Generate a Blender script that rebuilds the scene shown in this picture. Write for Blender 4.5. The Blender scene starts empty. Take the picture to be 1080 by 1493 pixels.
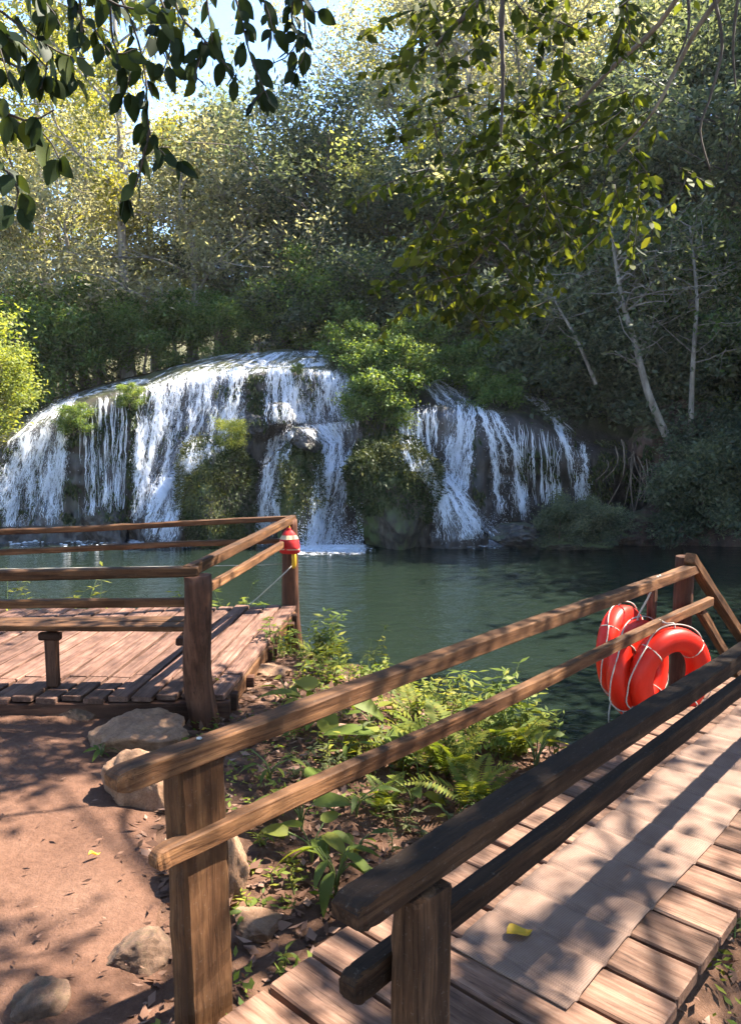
import bpy, bmesh, math, random
import numpy as np
from mathutils import Vector, Matrix, Quaternion
from mathutils.bvhtree import BVHTree

random.seed(7)
RNG = np.random.default_rng(11)
scene = bpy.context.scene
COL = scene.collection

# ------------------------------------------------------------------ camera
F = 1130.0; CX = 540.0; CY = 746.5; HORIZON = 625.0; EYE = 1.7
TH = math.atan((CY - HORIZON) / F)
cam_d = bpy.data.cameras.new('camera')
cam_d.sensor_fit = 'VERTICAL'; cam_d.sensor_height = 24.0
cam_d.lens = F / 1493.0 * 24.0
cam_d.clip_start = 0.05; cam_d.clip_end = 800
cam = bpy.data.objects.new('camera', cam_d); COL.objects.link(cam)
cam.location = (0, 0, EYE); cam.rotation_euler = (math.pi / 2 - TH, 0, 0)
scene.camera = cam

# ------------------------------------------------------------------ light
SUN_EL, SUN_AZ = 57.0, 20.0        # azimuth from +X towards +Y
SUN = Vector((math.cos(math.radians(SUN_EL)) * math.cos(math.radians(SUN_AZ)),
              math.cos(math.radians(SUN_EL)) * math.sin(math.radians(SUN_AZ)),
              math.sin(math.radians(SUN_EL))))
world = bpy.data.worlds.new('World'); scene.world = world; world.use_nodes = True
wn = world.node_tree.nodes; wl = world.node_tree.links
sky = wn.new('ShaderNodeTexSky'); sky.sky_type = 'NISHITA'; sky.sun_disc = False
sky.sun_elevation = math.radians(SUN_EL); sky.sun_rotation = math.radians(90 - SUN_AZ)
sky.altitude = 2500; sky.air_density = 1.0; sky.dust_density = 0.0; sky.ozone_density = 3.5
wl.new(sky.outputs[0], wn['Background'].inputs[0]); wn['Background'].inputs[1].default_value = 0.135
sd = bpy.data.lights.new('sun', 'SUN'); sd.energy = 5.0; sd.angle = math.radians(0.53); sd.color = (1.0, 0.92, 0.78)
so = bpy.data.objects.new('sun', sd); COL.objects.link(so)
so.rotation_euler = SUN.to_track_quat('Z', 'Y').to_euler(); so.location = (20, 8, 30)
vs = scene.view_settings
vs.view_transform = 'Standard'; vs.look = 'None'; vs.gamma = 1.0; vs.exposure = 2.62; vs.use_curve_mapping = False
scene.cycles.use_denoising = True; scene.cycles.adaptive_threshold = 0.02
scene.cycles.max_bounces = 5; scene.cycles.diffuse_bounces = 3; scene.cycles.glossy_bounces = 2; scene.cycles.transmission_bounces = 3; scene.cycles.transparent_max_bounces = 8
scene.cycles.sample_clamp_indirect = 6.0; scene.cycles.volume_bounces = 0

# ------------------------------------------------------------------ helpers
def ray(px, py):
    a = (px - CX) / F; b = (CY - py) / F
    return np.array([a, math.cos(TH) + b * math.sin(TH), -math.sin(TH) + b * math.cos(TH)])
O3 = np.array([0, 0, EYE])
def atZ(px, py, z):
    d = ray(px, py); return O3 + d * ((z - EYE) / d[2])
def atY(px, py, Y):
    d = ray(px, py); return O3 + d * (Y / d[1])
def on_plane(px, py, P, u):
    d = ray(px, py); n = np.array([-u[1], u[0], 0.0])
    return O3 + d * ((n[0] * P[0] + n[1] * P[1]) / (n @ d))

def hash3(i, j, k, seed):
    h = (i.astype(np.int64) * 374761393 + j.astype(np.int64) * 668265263 + k.astype(np.int64) * 2147483647 + seed * 1274126177) & 0xFFFFFFFF
    h = ((h ^ (h >> 13)) * 1274126177) & 0xFFFFFFFF
    h = (h ^ (h >> 16)) & 0xFFFF
    return h / 65535.0
def vnoise(x, y, z, seed=0):
    x, y, z = np.broadcast_arrays(np.asarray(x, float), np.asarray(y, float), np.asarray(z, float))
    i = np.floor(x); j = np.floor(y); k = np.floor(z)
    fx = x - i; fy = y - j; fz = z - k
    fx = fx * fx * (3 - 2 * fx); fy = fy * fy * (3 - 2 * fy); fz = fz * fz * (3 - 2 * fz)
    r = 0
    for a in (0, 1):
        for b in (0, 1):
            for c in (0, 1):
                w = (fx if a else 1 - fx) * (fy if b else 1 - fy) * (fz if c else 1 - fz)
                r = r + w * hash3(i + a, j + b, k + c, seed)
    return r * 2 - 1
def fbm(x, y, z, oct=4, seed=0):
    r = 0; a = 0.5; s = 1.0
    for o in range(oct):
        r = r + a * vnoise(x * s, y * s, z * s, seed + o); a *= 0.5; s *= 2.03
    return r
def sstep(a, b, x):
    t = np.clip((x - a) / (b - a), 0, 1); return t * t * (3 - 2 * t)

def np_mesh(name, V, Fc, smooth=False, tint=None, uv=None):
    V = np.asarray(V, np.float32); Fc = np.asarray(Fc, np.int32)
    me = bpy.data.meshes.new(name)
    k = Fc.shape[1]
    me.vertices.add(len(V)); me.vertices.foreach_set('co', V.ravel())
    me.loops.add(Fc.size); me.loops.foreach_set('vertex_index', Fc.ravel())
    me.polygons.add(len(Fc)); me.polygons.foreach_set('loop_start', np.arange(0, Fc.size, k, dtype=np.int32))
    try: me.polygons.foreach_set('loop_total', np.full(len(Fc), k, np.int32))
    except Exception: pass
    if smooth: me.polygons.foreach_set('use_smooth', np.ones(len(Fc), bool))
    me.update(calc_edges=True)
    if tint is not None:
        at = me.attributes.new('tint', 'FLOAT', 'FACE'); at.data.foreach_set('value', np.asarray(tint, np.float32))
    if uv is not None:
        l = me.uv_layers.new(name='UVMap'); l.data.foreach_set('uv', np.asarray(uv, np.float32)[Fc.ravel()].ravel())
    return me
def link(name, me, mat=None, parent=None, mtx=None):
    o = bpy.data.objects.new(name, me); COL.objects.link(o)
    if mat is not None and me is not None and len(me.materials) == 0: me.materials.append(mat)
    if parent is not None:
        o.parent = parent; o.matrix_parent_inverse = parent.matrix_basis.inverted()
    if mtx is not None: o.matrix_basis = mtx
    return o
def tag(o, label=None, cat=None, group=None, kind=None):
    if label: o['label'] = label
    if cat: o['category'] = cat
    if group: o['group'] = group
    if kind: o['kind'] = kind
    return o
def empty(name, loc, label=None, cat=None, group=None):
    o = bpy.data.objects.new(name, None); COL.objects.link(o); o.location = loc
    o.empty_display_size = 0.1
    return tag(o, label, cat, group)
def copy_tree(root, loc, rz, sc):
    r = root.copy(); COL.objects.link(r); r.location = loc; r.rotation_euler = (0, 0, rz); r.scale = (sc[0], sc[1], sc[2])
    for ch in root.children:
        c = ch.copy(); COL.objects.link(c); c.parent = r
        for g in ch.children:
            d = g.copy(); COL.objects.link(d); d.parent = c
    return r
def grid_faces(nu, nv):
    i, j = np.meshgrid(np.arange(nu - 1), np.arange(nv - 1), indexing='ij')
    a = (i * nv + j).ravel()
    return np.stack([a, a + nv, a + nv + 1, a + 1], 1)

# ------------------------------------------------------------------ materials
def new_mat(name):
    m = bpy.data.materials.new(name); m.use_nodes = True
    nt = m.node_tree; return m, nt, nt.nodes['Principled BSDF'], nt.nodes['Material Output']
def N(nt, t, **kw):
    n = nt.nodes.new(t)
    for k, v in kw.items(): setattr(n, k, v)
    return n
def ramp(nt, fac, stops):
    r = N(nt, 'ShaderNodeValToRGB'); el = r.color_ramp.elements
    while len(el) < len(stops): el.new(0.5)
    for e, (p, c) in zip(el, stops):
        e.position = p; e.color = (c[0], c[1], c[2], 1)
    nt.links.new(fac, r.inputs[0]); return r.outputs[0]
def noise_tex(nt, scale, detail=5, rough=0.6, vec=None, dist=0.0):
    n = N(nt, 'ShaderNodeTexNoise'); n.inputs['Scale'].default_value = scale; n.inputs['Detail'].default_value = detail
    n.inputs['Roughness'].default_value = rough; n.inputs['Distortion'].default_value = dist
    if vec is not None: nt.links.new(vec, n.inputs['Vector'])
    return n.outputs['Fac']
def mixc(nt, fac, a, b, mode='MIX'):
    m = N(nt, 'ShaderNodeMix', data_type='RGBA', blend_type=mode)
    for s, v in ((0, fac), (6, a), (7, b)):
        if isinstance(v, (int, float)): m.inputs[s].default_value = v
        elif isinstance(v, tuple): m.inputs[s].default_value = (*v, 1)
        else: nt.links.new(v, m.inputs[s])
    return m.outputs[2]
def mathn(nt, op, a, b=0.0):
    m = N(nt, 'ShaderNodeMath', operation=op)
    for s, v in ((0, a), (1, b)):
        if isinstance(v, (int, float)): m.inputs[s].default_value = v
        else: nt.links.new(v, m.inputs[s])
    return m.outputs[0]
def bump(nt, bs, h, strength=0.4, dist=0.02):
    b = N(nt, 'ShaderNodeBump'); b.inputs['Strength'].default_value = strength; b.inputs['Distance'].default_value = dist
    nt.links.new(h, b.inputs['Height']); nt.links.new(b.outputs[0], bs.inputs['Normal']); return b
def coords(nt, which='Object', scale=(1, 1, 1)):
    tc = N(nt, 'ShaderNodeTexCoord'); mp = N(nt, 'ShaderNodeMapping'); mp.inputs['Scale'].default_value = scale
    nt.links.new(tc.outputs[which], mp.inputs[0]); return mp.outputs[0]

def wood(name, dark, mid, light, grain=1.0, mildew=0.35, rough=0.72, top=0.0):
    m, nt, bs, out = new_mat(name)
    oi = N(nt, 'ShaderNodeObjectInfo')
    tc = N(nt, 'ShaderNodeTexCoord')
    off = N(nt, 'ShaderNodeVectorMath', operation='ADD')
    sc = N(nt, 'ShaderNodeVectorMath', operation='SCALE'); sc.inputs['Scale'].default_value = 37.0
    cmb = N(nt, 'ShaderNodeCombineXYZ')
    for i in range(3): nt.links.new(oi.outputs['Random'], cmb.inputs[i])
    nt.links.new(cmb.outputs[0], sc.inputs[0]); nt.links.new(tc.outputs['Object'], off.inputs[0]); nt.links.new(sc.outputs[0], off.inputs[1])
    mp = N(nt, 'ShaderNodeMapping'); mp.inputs['Scale'].default_value = (1.6 * grain, 26 * grain, 26 * grain); nt.links.new(off.outputs[0], mp.inputs[0])
    g = noise_tex(nt, 1.6, 6, 0.62, mp.outputs[0], 0.6)
    mp2 = N(nt, 'ShaderNodeMapping'); mp2.inputs['Scale'].default_value = (3, 6, 6); nt.links.new(off.outputs[0], mp2.inputs[0])
    blot = noise_tex(nt, 1.4, 5, 0.65, mp2.outputs[0])
    c = ramp(nt, g, [(0.28, dark), (0.5, mid), (0.74, light)])
    v = N(nt, 'ShaderNodeHueSaturation'); nt.links.new(c, v.inputs['Color'])
    nt.links.new(mathn(nt, 'ADD', mathn(nt, 'MULTIPLY', oi.outputs['Random'], 0.5), 0.75), v.inputs['Value'])
    d = ramp(nt, blot, [(0.40, (0.30, 0.30, 0.30)), (0.62, (1, 1, 1))])
    c2 = mixc(nt, 0.6, v.outputs[0], d, 'MULTIPLY')
    # grey lichen and mildew specks
    sp = noise_tex(nt, 75, 4, 0.75, off.outputs[0])
    spm = ramp(nt, sp, [(0.60, (0, 0, 0)), (0.70, (1, 1, 1))])
    spm2 = mathn(nt, 'MULTIPLY', spm, mildew)
    mpc = N(nt, 'ShaderNodeMapping'); mpc.inputs['Scale'].default_value = (0.9, 30, 30); nt.links.new(off.outputs[0], mpc.inputs[0])
    crk = ramp(nt, noise_tex(nt, 1.0, 3, 0.5, mpc.outputs[0], 0.4), [(0.485, (1, 1, 1)), (0.497, (0.25, 0.22, 0.2)), (0.51, (1, 1, 1))])
    c2 = mixc(nt, 0.75, c2, crk, 'MULTIPLY')      # drying cracks along the grain
    c3 = mixc(nt, spm2, c2, (0.33, 0.31, 0.28))
    if top:       # black mildew grown on the upper face of old rails
        sx = N(nt, 'ShaderNodeSeparateXYZ'); nt.links.new(tc.outputs['Normal'], sx.inputs[0])
        tf = ramp(nt, mathn(nt, 'ADD', sx.outputs[2], mathn(nt, 'MULTIPLY', mathn(nt, 'SUBTRACT', blot, 0.5), 0.9)), [(0.55, (0, 0, 0)), (0.8, (1, 1, 1))])
        wm = mixc(nt, mathn(nt, 'MULTIPLY', spm, 0.5), (0.018, 0.013, 0.010), (0.10, 0.09, 0.08))
        c3 = mixc(nt, mathn(nt, 'MULTIPLY', tf, top), c3, wm)
    nt.links.new(c3, bs.inputs['Base Color']); bs.inputs['Roughness'].default_value = rough
    bs.inputs['Specular IOR Level'].default_value = 0.15
    bump(nt, bs, g, 0.6, 0.008)
    return m
M = {}
M['deck'] = wood('deck_wood', (0.07, 0.034, 0.024), (0.15, 0.08, 0.058), (0.225, 0.135, 0.103), 1.0, 0.08)
M['bridge'] = wood('bridge_wood', (0.075, 0.038, 0.024), (0.155, 0.085, 0.058), (0.225, 0.138, 0.098), 0.8, 0.08)
M['rail'] = wood('rail_wood', (0.042, 0.018, 0.009), (0.125, 0.056, 0.025), (0.26, 0.128, 0.058), 0.8, 0.10, top=0.45)
M['shaded_rail'] = wood('shade_painted_rail_wood', (0.018, 0.010, 0.006), (0.06, 0.030, 0.016), (0.15, 0.08, 0.042), 0.8, 0.12, rough=0.9, top=0.7)  # rail wood again, the right railing's shade put into its darker base colour
M['log'] = wood('log_wood', (0.035, 0.015, 0.009), (0.10, 0.042, 0.024), (0.17, 0.08, 0.048), 0.55, 0.06)
M['beam'] = wood('beam_wood', (0.03, 0.014, 0.009), (0.07, 0.032, 0.02), (0.12, 0.058, 0.036), 0.7, 0.06)

def leaf_mat(name, c0, c1, c2, trans=0.4, tcol=None, rough=0.55, spec=0.2):
    m, nt, bs, out = new_mat(name)
    at = N(nt, 'ShaderNodeAttribute', attribute_name='tint')
    oi = N(nt, 'ShaderNodeObjectInfo')
    t = mathn(nt, 'ADD', at.outputs['Fac'], mathn(nt, 'MULTIPLY', mathn(nt, 'SUBTRACT', oi.outputs['Random'], 0.5), 0.5))
    c = ramp(nt, t, [(0.05, c0), (0.5, c1), (0.95, c2)])
    nt.links.new(c, bs.inputs['Base Color']); bs.inputs['Roughness'].default_value = rough; bs.inputs['Specular IOR Level'].default_value = spec
    tr = N(nt, 'ShaderNodeBsdfTranslucent')
    tc = mixc(nt, 1.0, c, tcol or (1.7, 1.5, 0.5), 'MULTIPLY'); nt.links.new(tc, tr.inputs[0])
    mx = N(nt, 'ShaderNodeMixShader'); mx.inputs[0].default_value = trans
    nt.links.new(bs.outputs[0], mx.inputs[1]); nt.links.new(tr.outputs[0], mx.inputs[2]); nt.links.new(mx.outputs[0], out.inputs[0])
    return m
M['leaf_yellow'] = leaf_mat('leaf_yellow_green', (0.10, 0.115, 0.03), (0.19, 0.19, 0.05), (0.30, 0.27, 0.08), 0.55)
M['leaf_mid'] = leaf_mat('leaf_mid_green', (0.085, 0.11, 0.05), (0.16, 0.18, 0.085), (0.25, 0.25, 0.115), 0.62, (1.5, 1.45, 0.65))
M['leaf_grey'] = leaf_mat('leaf_grey_green', (0.15, 0.152, 0.108), (0.25, 0.245, 0.165), (0.34, 0.325, 0.21), 0.62, (1.4, 1.3, 0.75))
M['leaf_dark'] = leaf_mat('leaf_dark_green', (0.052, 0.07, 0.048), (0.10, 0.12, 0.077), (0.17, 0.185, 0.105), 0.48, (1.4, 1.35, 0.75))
M['leaf_shrub'] = leaf_mat('leaf_shrub_green', (0.055, 0.10, 0.035), (0.11, 0.17, 0.055), (0.19, 0.24, 0.08), 0.45)
M['leaf_lime'] = leaf_mat('leaf_lime_green', (0.09, 0.13, 0.03), (0.17, 0.21, 0.055), (0.27, 0.29, 0.10), 0.5)
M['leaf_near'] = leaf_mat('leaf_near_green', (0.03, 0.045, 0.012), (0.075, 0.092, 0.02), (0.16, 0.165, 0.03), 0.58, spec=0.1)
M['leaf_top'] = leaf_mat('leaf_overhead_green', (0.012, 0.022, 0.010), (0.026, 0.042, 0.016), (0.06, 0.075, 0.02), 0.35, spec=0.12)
M['leaf_plant'] = leaf_mat('leaf_bank_plant', (0.045, 0.075, 0.014), (0.105, 0.14, 0.024), (0.23, 0.22, 0.036), 0.5)
M['leaf_moss'] = leaf_mat('leaf_moss_plant', (0.02, 0.032, 0.010), (0.045, 0.06, 0.018), (0.12, 0.115, 0.028), 0.3)
M['litter'] = leaf_mat('fallen_leaf_brown', (0.05, 0.024, 0.015), (0.13, 0.066, 0.042), (0.27, 0.165, 0.12), 0.1, (1.2, 1, 0.8), 0.7, 0.2)
M['fallen_yellow'] = leaf_mat('fallen_leaf_yellow', (0.36, 0.22, 0.02), (0.42, 0.27, 0.025), (0.5, 0.33, 0.04), 0.2, (1.2, 1, 0.5), 0.5)

def bark(name, a, b, c):
    m, nt, bs, out = new_mat(name)
    v = coords(nt, 'Object', (4, 4, 1.2))
    n = noise_tex(nt, 2.5, 6, 0.65, v)
    nt.links.new(ramp(nt, n, [(0.3, a), (0.5, b), (0.7, c)]), bs.inputs['Base Color']); bs.inputs['Roughness'].default_value = 0.85
    bump(nt, bs, n, 0.6, 0.03); return m
M['bark_pale'] = bark('bark_pale', (0.11, 0.09, 0.075), (0.21, 0.18, 0.15), (0.32, 0.28, 0.235))
M['bark_brown'] = bark('bark_brown', (0.07, 0.05, 0.035), (0.15, 0.11, 0.08), (0.25, 0.2, 0.15))
M['bark_dark'] = bark('bark_dark', (0.03, 0.022, 0.018), (0.06, 0.045, 0.035), (0.11, 0.085, 0.065))

def rock_mat(name, cols, moss=0.5, rough=0.55, scale=1.2, mosscol=(0.06, 0.075, 0.018)):
    m, nt, bs, out = new_mat(name)
    v = coords(nt, 'Object', (2.2, 2.2, 0.6))
    n = noise_tex(nt, scale * 1.6, 8, 0.65, v, 0.4)
    n2 = noise_tex(nt, scale * 9, 6, 0.7)
    c = ramp(nt, n, [(0.28, cols[0]), (0.5, cols[1]), (0.72, cols[2])])
    c = mixc(nt, 0.5, c, ramp(nt, n2, [(0.35, (0.25, 0.25, 0.25)), (0.62, (1.25, 1.2, 1.15))]), 'MULTIPLY')
    mm = noise_tex(nt, scale * 1.1, 6, 0.7)
    geo = N(nt, 'ShaderNodeNewGeometry'); sp = N(nt, 'ShaderNodeSeparateXYZ'); nt.links.new(geo.outputs['Normal'], sp.inputs[0])
    mf = mathn(nt, 'ADD', mathn(nt, 'MULTIPLY', sp.outputs[2], 0.18), mm)
    mf = ramp(nt, mf, [(0.66 - 0.3 * moss, (0, 0, 0)), (0.78 - 0.3 * moss, (1, 1, 1))])
    c = mixc(nt, mathn(nt, 'MULTIPLY', mf, min(1, moss * 1.6)), c, mosscol)
    nt.links.new(c, bs.inputs['Base Color']); bs.inputs['Roughness'].default_value = rough
    hsum = mathn(nt, 'ADD', n, mathn(nt, 'MULTIPLY', n2, 0.4))
    bump(nt, bs, hsum, 0.7, 0.08 / scale); return m
M['tufa'] = rock_mat('wet_tufa_rock', ((0.010, 0.008, 0.007), (0.035, 0.027, 0.024), (0.10, 0.08, 0.074)), 0.30, 0.5, 1.5)
M['moss_rock'] = rock_mat('mossy_rock', ((0.02, 0.016, 0.012), (0.05, 0.04, 0.03), (0.10, 0.08, 0.06)), 0.75, 0.7, 1.6)
M['path_rock'] = rock_mat('path_rock', ((0.11, 0.055, 0.029), (0.20, 0.108, 0.06), (0.28, 0.165, 0.10)), 0.03, 0.85, 5)
M['dark_path_rock'] = rock_mat('dark_path_rock', ((0.045, 0.023, 0.013), (0.11, 0.06, 0.036), (0.19, 0.112, 0.07)), 0.08, 0.85, 5)
M['bank_rock'] = rock_mat('bank_rock', ((0.03, 0.016, 0.012), (0.07, 0.035, 0.025), (0.12, 0.07, 0.045)), 0.4, 0.75)

def soil(name, cols, scale=3.0):
    m, nt, bs, out = new_mat(name)
    v = coords(nt, 'Object')
    n = noise_tex(nt, scale * 0.6, 6, 0.6, v); n2 = noise_tex(nt, scale * 14, 5, 0.75, v); n3 = noise_tex(nt, scale * 50, 2, 0.5, v)
    c = ramp(nt, n, [(0.3, cols[0]), (0.5, cols[1]), (0.7, cols[2])])
    c = mixc(nt, 0.55, c, ramp(nt, n2, [(0.3, (0.5, 0.48, 0.45)), (0.62, (1.12, 1.12, 1.12))]), 'MULTIPLY')
    peb = ramp(nt, n3, [(0.70, (0, 0, 0)), (0.74, (1, 1, 1))])
    c = mixc(nt, mathn(nt, 'MULTIPLY', peb, 0.4), c, (0.24, 0.16, 0.125))
    nt.links.new(c, bs.inputs['Base Color']); bs.inputs['Roughness'].default_value = 0.9; bs.inputs['Specular IOR Level'].default_value = 0.15
    bump(nt, bs, mathn(nt, 'ADD', mathn(nt, 'ADD', n2, n), mathn(nt, 'MULTIPLY', n3, 0.25)), 0.55, 0.03); return m
M['ground'] = soil('bank_soil', ((0.055, 0.029, 0.019), (0.095, 0.05, 0.032), (0.145, 0.08, 0.052)))
M['path'] = soil('red_dirt', ((0.068, 0.034, 0.022), (0.108, 0.055, 0.036), (0.15, 0.082, 0.056)), 2.2)
M['hill'] = soil('forest_floor', ((0.05, 0.05, 0.022), (0.09, 0.085, 0.04), (0.14, 0.125, 0.06)))

def water_mat():
    m, nt, bs, out = new_mat('pond_water')
    v = coords(nt, 'Object', (1.0, 1.7, 1))
    a = noise_tex(nt, 2.6, 4, 0.6, v, 0.5); b = noise_tex(nt, 8.5, 3, 0.6, v, 0.3)
    big = noise_tex(nt, 0.25, 3, 0.5)
    c = ramp(nt, big, [(0.35, (0.0075, 0.0125, 0.0092)), (0.65, (0.0135, 0.0215, 0.0155))])
    nt.links.new(c, bs.inputs['Base Color']); bs.inputs['Roughness'].default_value = 0.06; bs.inputs['IOR'].default_value = 1.333
    bump(nt, bs, mathn(nt, 'ADD', a, mathn(nt, 'MULTIPLY', b, 0.35)), 0.55, 0.06)
    return m
M['water'] = water_mat()
def fall_mat():
    m, nt, bs, out = new_mat('falling_water')
    bs.inputs['Base Color'].default_value = (0.88, 0.89, 0.93, 1); bs.inputs['Roughness'].default_value = 0.25; bs.inputs['IOR'].default_value = 1.33
    tr = N(nt, 'ShaderNodeBsdfTranslucent'); tr.inputs[0].default_value = (0.9, 0.93, 1.0, 1)
    mx = N(nt, 'ShaderNodeMixShader'); mx.inputs[0].default_value = 0.45
    nt.links.new(bs.outputs[0], mx.inputs[1]); nt.links.new(tr.outputs[0], mx.inputs[2]); nt.links.new(mx.outputs[0], out.inputs[0]); return m
M['fall'] = fall_mat()
def veil_mat():
    m, nt, bs, out = new_mat('water_veil')
    bs.inputs['Base Color'].default_value = (0.82, 0.86, 0.95, 1); bs.inputs['Roughness'].default_value = 0.3
    uv = coords(nt, 'UV', (1, 1, 1))
    mp = N(nt, 'ShaderNodeMapping'); mp.inputs['Scale'].default_value = (14, 1.1, 1); nt.links.new(uv, mp.inputs[0])
    n = noise_tex(nt, 1.0, 6, 0.7, mp.outputs[0], 0.3)
    mp2 = N(nt, 'ShaderNodeMapping'); mp2.inputs['Scale'].default_value = (40, 6, 1); nt.links.new(uv, mp2.inputs[0])
    n2 = noise_tex(nt, 1.0, 4, 0.7, mp2.outputs[0], 0.5)
    f = mathn(nt, 'MULTIPLY', ramp(nt, n, [(0.42, (0, 0, 0)), (0.72, (1, 1, 1))]), ramp(nt, n2, [(0.38, (0, 0, 0)), (0.62, (1, 1, 1))]))
    sx = N(nt, 'ShaderNodeSeparateXYZ'); tcu = N(nt, 'ShaderNodeTexCoord'); nt.links.new(tcu.outputs['UV'], sx.inputs[0])
    e = mathn(nt, 'MULTIPLY', mathn(nt, 'MULTIPLY', sx.outputs[0], mathn(nt, 'SUBTRACT', 1.0, sx.outputs[0])), 6.0)   # soft side edges of the veil
    e = mathn(nt, 'MINIMUM', e, 1.0)
    f = mathn(nt, 'MULTIPLY', mathn(nt, 'MULTIPLY', f, e), 0.62)
    tp = N(nt, 'ShaderNodeBsdfTransparent'); mx = N(nt, 'ShaderNodeMixShader')
    nt.links.new(f, mx.inputs[0]); nt.links.new(tp.outputs[0], mx.inputs[1]); nt.links.new(bs.outputs[0], mx.inputs[2]); nt.links.new(mx.outputs[0], out.inputs[0]); return m
M['veil'] = veil_mat()
def plain(name, col, rough=0.5, spec=0.5, var=0.0, scale=20):
    m, nt, bs, out = new_mat(name)
    n = noise_tex(nt, scale, 5, 0.65, coords(nt, 'Object'))
    lo = tuple(c * (1 - var) for c in col); hi = tuple(min(1, c * (1 + var)) for c in col)
    nt.links.new(ramp(nt, n, [(0.3, lo), (0.7, hi)]), bs.inputs['Base Color'])
    bs.inputs['Roughness'].default_value = rough; bs.inputs['Specular IOR Level'].default_value = spec
    return m
M['ring'] = plain('orange_red_plastic', (0.50, 0.012, 0.0025), 0.45, 0.3, 0.12, 6)
M['rope'] = plain('white_rope', (0.36, 0.33, 0.29), 0.8, 0.2, 0.2, 60)
M['bag'] = plain('red_nylon', (0.36, 0.012, 0.012), 0.6, 0.3, 0.15, 15)
M['stripe'] = plain('white_strip', (0.33, 0.25, 0.17), 0.5, 0.4, 0.1, 15)
M['yellow'] = plain('yellow_cord', (0.45, 0.25, 0.01), 0.6, 0.3, 0.15, 30)
M['bolt'] = plain('steel_bolt', (0.3, 0.29, 0.28), 0.4, 0.6, 0.1, 60)
def mat_mat():
    m, nt, bs, out = new_mat('woven_mat')
    v = coords(nt, 'Object', (1, 1, 1))
    w = N(nt, 'ShaderNodeTexChecker'); w.inputs['Scale'].default_value = 170; nt.links.new(v, w.inputs[0])
    n = noise_tex(nt, 5, 6, 0.7, v)
    c = ramp(nt, n, [(0.3, (0.13, 0.079, 0.059)), (0.7, (0.20, 0.133, 0.103))])
    c = mixc(nt, 0.55, c, ramp(nt, w.outputs['Fac'], [(0, (0.62, 0.6, 0.58)), (1, (1.1, 1.1, 1.1))]), 'MULTIPLY')
    nt.links.new(c, bs.inputs['Base Color']); bs.inputs['Roughness'].default_value = 0.85; bs.inputs['Specular IOR Level'].default_value = 0.2
    bump(nt, bs, w.outputs['Fac'], 0.5, 0.003); return m
M['mat'] = mat_mat()

# ------------------------------------------------------------------ shape builders
def timber(name, p0, p1, w, h, mat, parent=None, up=(0, 0, 1), ch=0.008, jit=0.003, seg=None, round_ends=(0, 0), top_warp=0.0):
    """bevelled, slightly uneven sawn timber from p0 to p1; w across, h along 'up'; origin at p0, local X along the grain"""
    p0 = Vector(p0); p1 = Vector(p1); d = p1 - p0; L = d.length; x = d.normalized()
    y = Vector(up).cross(x).normalized(); z = x.cross(y)
    seg = seg or max(3, int(L / 0.12))
    hw, hh = w / 2, h / 2; c = min(ch, hw * .6, hh * .6)
    prof = [(-hw + c, -hh), (hw - c, -hh), (hw, -hh + c), (hw, hh - c), (hw - c, hh), (-hw + c, hh), (-hw, hh - c), (-hw, -hh + c)]
    ts = list(np.linspace(0, 1, seg + 1))
    r0, r1 = round_ends
    xs = [t * L for t in ts]
    if r0: xs = [0, r0 * .05, r0 * .14, r0 * .28, r0 * .45, r0 * .65, r0 * .85] + [r0 * 1.1 + (L - r0 * 1.1) * t for t in ts]
    else: xs = [0, 0.006] + xs[1:]
    if r1: xs = [v for v in xs if v < L - r1 * 1.1] + [L - r1 * 1.1, L - r1 * .75, L - r1 * .4, L - r1 * .12, L]
    else: xs = xs[:-1] + [L - 0.006, L]
    V = []; rs = random.Random(hash((round(p0.x, 3), round(p0.y, 3), round(p1.z, 3))) & 0xffff)
    ph = rs.random() * 9
    for k, xx in enumerate(xs):
        s = 1.0; zo = 0; sh = 1.0
        if r0 and xx < r0:
            q = 1 - xx / r0; sh = math.sqrt(max(0.02, 1 - q ** 3 * 0.8)); s = 1 - .06 * q ** 3
        elif r1 and xx > L - r1:
            q = 1 - (L - xx) / r1; sh = math.sqrt(max(0.02, 1 - q * q * 0.75)); s = 1 - .12 * q
        elif xx <= 0 or xx >= L: s = sh = 1 - 0.10
        wy = jit * 1.5 * math.sin(xx * 2.1 + ph); wz = jit * 1.5 * math.sin(xx * 1.7 + ph * 2)
        for (a, b) in prof:
            V.append((xx, a * s + wy + rs.gauss(0, jit * .35), b * sh + wz + rs.gauss(0, jit * .35)))
    n = len(xs); Fc = []
    for k in range(n - 1):
        for j in range(8):
            a = k * 8 + j; b = k * 8 + (j + 1) % 8
            Fc.append((a, b, b + 8, a + 8))
    Fc.append(tuple(range(7, -1, -1))); Fc.append(tuple(range((n - 1) * 8, n * 8)))
    me = bpy.data.meshes.new(name); me.from_pydata(V, [], Fc); me.update()
    # triangles face outwards already (profile runs counter-clockwise about +X)
    mtx = Matrix(((x.x, y.x, z.x, p0.x), (x.y, y.y, z.y, p0.y), (x.z, y.z, z.z, p0.z), (0, 0, 0, 1)))
    return link(name, me, mat, parent, mtx)

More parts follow.
